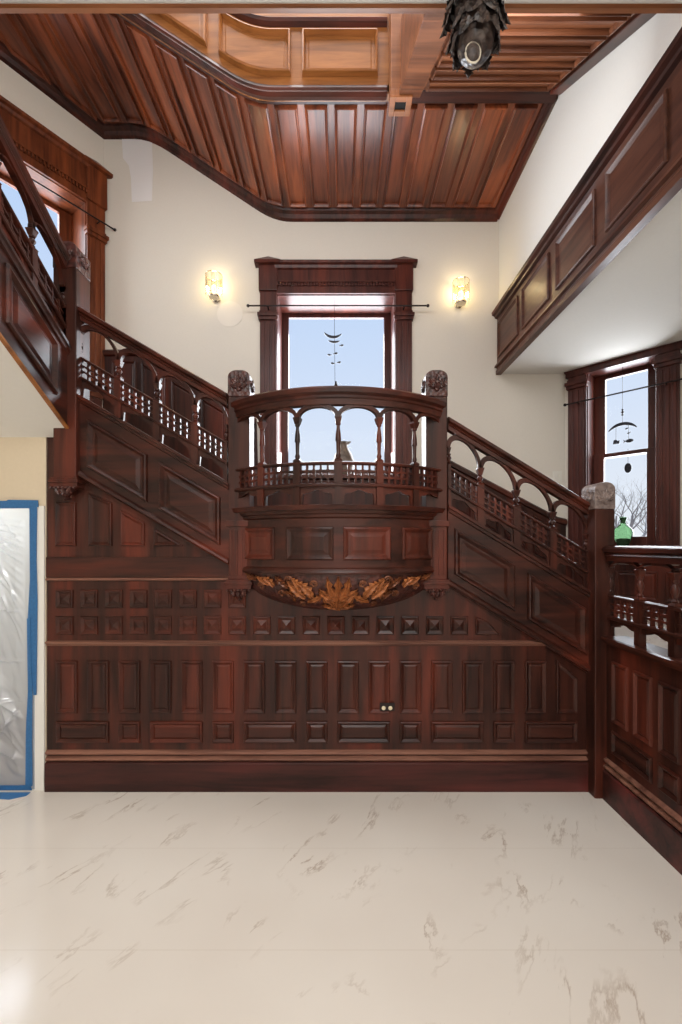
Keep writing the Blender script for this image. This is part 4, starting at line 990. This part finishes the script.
# ================================================================== TAPED PLASTIC SHEET
sh = thing('plastic_sheet', 'translucent plastic dust sheet taped over the doorway at left', 'dust sheet', ((DX0+DX1)/2, YF-.012, 0))
creases = [((-30, 477), (30, 628)), ((-4, 508), (24, 542)), ((-30, 500), (31, 660)), ((-20, 676), (29, 722)), ((-20, 662), (26, 748)), ((-25, 690), (24, 752)), ((-30, 661), (31, 660)), ((-30, 606), (31, 612)), ((-20, 700), (28, 700)), ((2, 735), (27, 700)), ((-30, 560), (26, 535)), ((-30, 735), (30, 760))]
creases = [(Vector((X(a[0]), Z(a[1]))), Vector((X(b[0]), Z(b[1])))) for a, b in creases]
m = MB(); nx, nz = 210, 240; vs = []; fs = []
xa, xb, za, zb2 = DX0-.06, X(36), .012, Z(504)
apex = Vector((X(-40), Z(520)))
for j in range(nz+1):
    for i in range(nx+1):
        x_ = xa + (xb-xa)*i/nx; z_ = za + (zb2-za)*j/nz
        edge = max(0, min(1, (min(i, nx-i)-12)/10, (min(j, nz-j)-10)/12))
        ang = math.atan2(z_-apex.y, x_-apex.x); rad = (Vector((x_, z_))-apex).length
        d = abs(noise.noise(Vector((ang*9, rad*.5, 3))))*-.05 + .01 + noise.noise(Vector((ang*26, rad*.4, 5)))*.008 + noise.noise(Vector((x_*9, z_*7, 1)))*.012
        pv = Vector((x_, z_))
        for ka, kb in creases:
            t_ = max(0, min(1, (pv-ka).dot(kb-ka)/(kb-ka).length_squared)); ds = (pv-(ka+(kb-ka)*t_)).length
            if ds < .03: d += .011*math.exp(-(ds/.009)**2)
        if z_ < .75: d += noise.noise(Vector(((x_+z_)*14, (x_-z_)*3, 8)))*.03*(1-z_/.75+.3)
        vs.append((x_, YF - .012 - max(-.0, .012+d)*edge*1.0, z_))
for j in range(nz):
    for i in range(nx): fs.append((j*(nx+1)+i, j*(nx+1)+i+1, (j+1)*(nx+1)+i+1, (j+1)*(nx+1)+i))
m.add(vs, fs); m.build('film', FILM, sh, smooth=True)
def tape(label, poly):
    m = MB(front(.013)); m.prism(poly, -.0005, .003); t = m.build('masking_tape', TAPE, loc=(poly[0][0], YF-.014, poly[0][1])); tag(t, label, 'masking tape', group='blue masking tape round the doorway')
def jag(pts): return [(X(a), Z(b)) for a, b in pts]
tape('blue masking tape strip along the top of the plastic sheet', jag([(-60, 509), (-60, 501.5), (8, 501), (10, 500), (39.5, 500.5), (40, 507), (33, 508.5)]))
m_ = front(.0175)
def tape2(label, poly, off):
    m = MB(front(off)); m.prism(poly, -.0005, .003); t = m.build('masking_tape', TAPE, loc=(poly[0][0], YF-off, poly[0][1])); tag(t, label, 'masking tape', group='blue masking tape round the doorway')
tape2('blue masking tape strip down the upper right of the plastic sheet', jag([(31.5, 508), (39, 507.5), (38.5, 560), (39.5, 600), (39, 650), (38.5, 694), (35.5, 694), (31, 640), (30, 618), (32, 580)]), .0175)
tape2('blue masking tape strip down the lower right of the plastic sheet', jag([(29.5, 618), (33, 617), (33.5, 660), (35, 690), (34.5, 740), (35, 784), (28, 786), (28.5, 730), (30.5, 690)]), .0215)
tape2('blue masking tape strip along the floor under the plastic sheet', jag([(-60, 789), (-60, 783), (20, 784), (32, 783), (34, 788.5)]), .0175)
m = MB(); m.prism([(X(-60), YF-.12), (X(8), YF-.1), (X(22), YF-.11), (X(34), YF-.07), (X(34), YF-.03), (X(-60), YF-.03)], .001, .003)
tag(m.build('masking_tape', TAPE, loc=(X(0), YF-.06, .001)), 'blue masking tape lying flat on the marble at the doorway', 'masking tape', group='blue masking tape round the doorway')

# ================================================================== LIGHT
w = bpy.data.worlds.new('sky'); C.world = w; w.use_nodes = True
nt = w.node_tree; nt.nodes.clear(); N = nt.nodes.new; L = nt.links.new
out = N('ShaderNodeOutputWorld'); bg = N('ShaderNodeBackground')
tc = N('ShaderNodeTexCoord'); sp = N('ShaderNodeSeparateXYZ'); L(tc.outputs['Generated'], sp.inputs[0])
r = ramp(nt, [(0.0, S(240,241,244)), (.10, S(232,238,247)), (.28, S(218,230,249)), (.6, S(188,213,248)), (1, S(170,200,244))])
L(sp.outputs['Z'], r.inputs[0]); L(r.outputs[0], bg.inputs[0]); bg.inputs[1].default_value = 1.0; L(bg.outputs[0], out.inputs[0])
def area(name, loc, rot, sx, sy, e, col):
    l = bpy.data.lights.new(name, 'AREA'); l.shape = 'RECTANGLE'; l.size = sx; l.size_y = sy; l.energy = e; l.color = col
    o = bpy.data.objects.new(name, l); COL.objects.link(o); o.location = loc; o.rotation_euler = rot; return o
area('foyer_front_fill', (-.3, -3.5, 2.0), (math.radians(88), 0, 0), 4.0, 2.6, 26, (.97, .98, 1))  # added fill behind the camera, no window stands there
area('foyer_overhead_fill', (0, -.6, HZ-.05), (0, 0, 0), 2.2, 2.0, 142, (1, .99, .98))  # unseen overhead fill, added to lift the floor and panel bevels
area('stairwell_skylight', (-.4, 2.75, 7.4), (0, 0, 0), 2.6, 1.2, 105, (1, .98, .97))
area('stairwell_fill', (-.2, 2.3, HZ+.12), (math.radians(96), 0, 0), 3.0, .4, 24, (.94, .97, 1))  # unseen fill added to brighten the back wall and boarded ceiling
def point(name, loc, e, col, r_=.12):
    l = bpy.data.lights.new(name, 'POINT'); l.energy = e; l.color = col; l.shadow_soft_size = r_
    o = bpy.data.objects.new(name, l); COL.objects.link(o); o.location = loc
point('closet_fill', (-2.7, 3.5, 2.05), 14, (.80, .9, 1))  # added fill that brightens the plastic sheet from behind
# daylight entering at the windows
def winlight(fn, u0, u1, v0, v1, nrm, e, up=-.15):
    p = Vector(fn((u0+u1)/2, (v0+v1)/2, -.5)); d = Vector((nrm[0], nrm[1], up)).normalized()
    o = area('daylight', p, (0, 0, 0), u1-u0, v1-v0, e, (.93, .96, 1)); o.rotation_euler = d.to_track_quat('-Z', 'Y').to_euler()
winlight(backf, WX0, WX1, WZ0, WZ1, (0, -1), 130, .3)
winlight(bayl, LU0, LU1, LZ0, LZ1, (nl.x, nl.y), 50)
winlight(bayr, RU0, RU1, RZ0, RZ1, (nr.x, nr.y), 50)

# ================================================================== CAMERA
cam = bpy.data.cameras.new('camera'); co = bpy.data.objects.new('camera', cam); COL.objects.link(co)
co.location = (0, 0, H); co.rotation_euler = (PI/2, 0, 0)
cam.sensor_fit = 'AUTO'; cam.sensor_width = 36; cam.lens = F*36/1024; cam.shift_y = (CY-512)/1024; cam.clip_start = .05
C.camera = co
C.view_settings.view_transform = 'Standard'; C.view_settings.look = 'None'; C.view_settings.exposure = 0.0; C.view_settings.gamma = 1
try: C.view_settings.use_curve_mapping = False
except Exception: pass
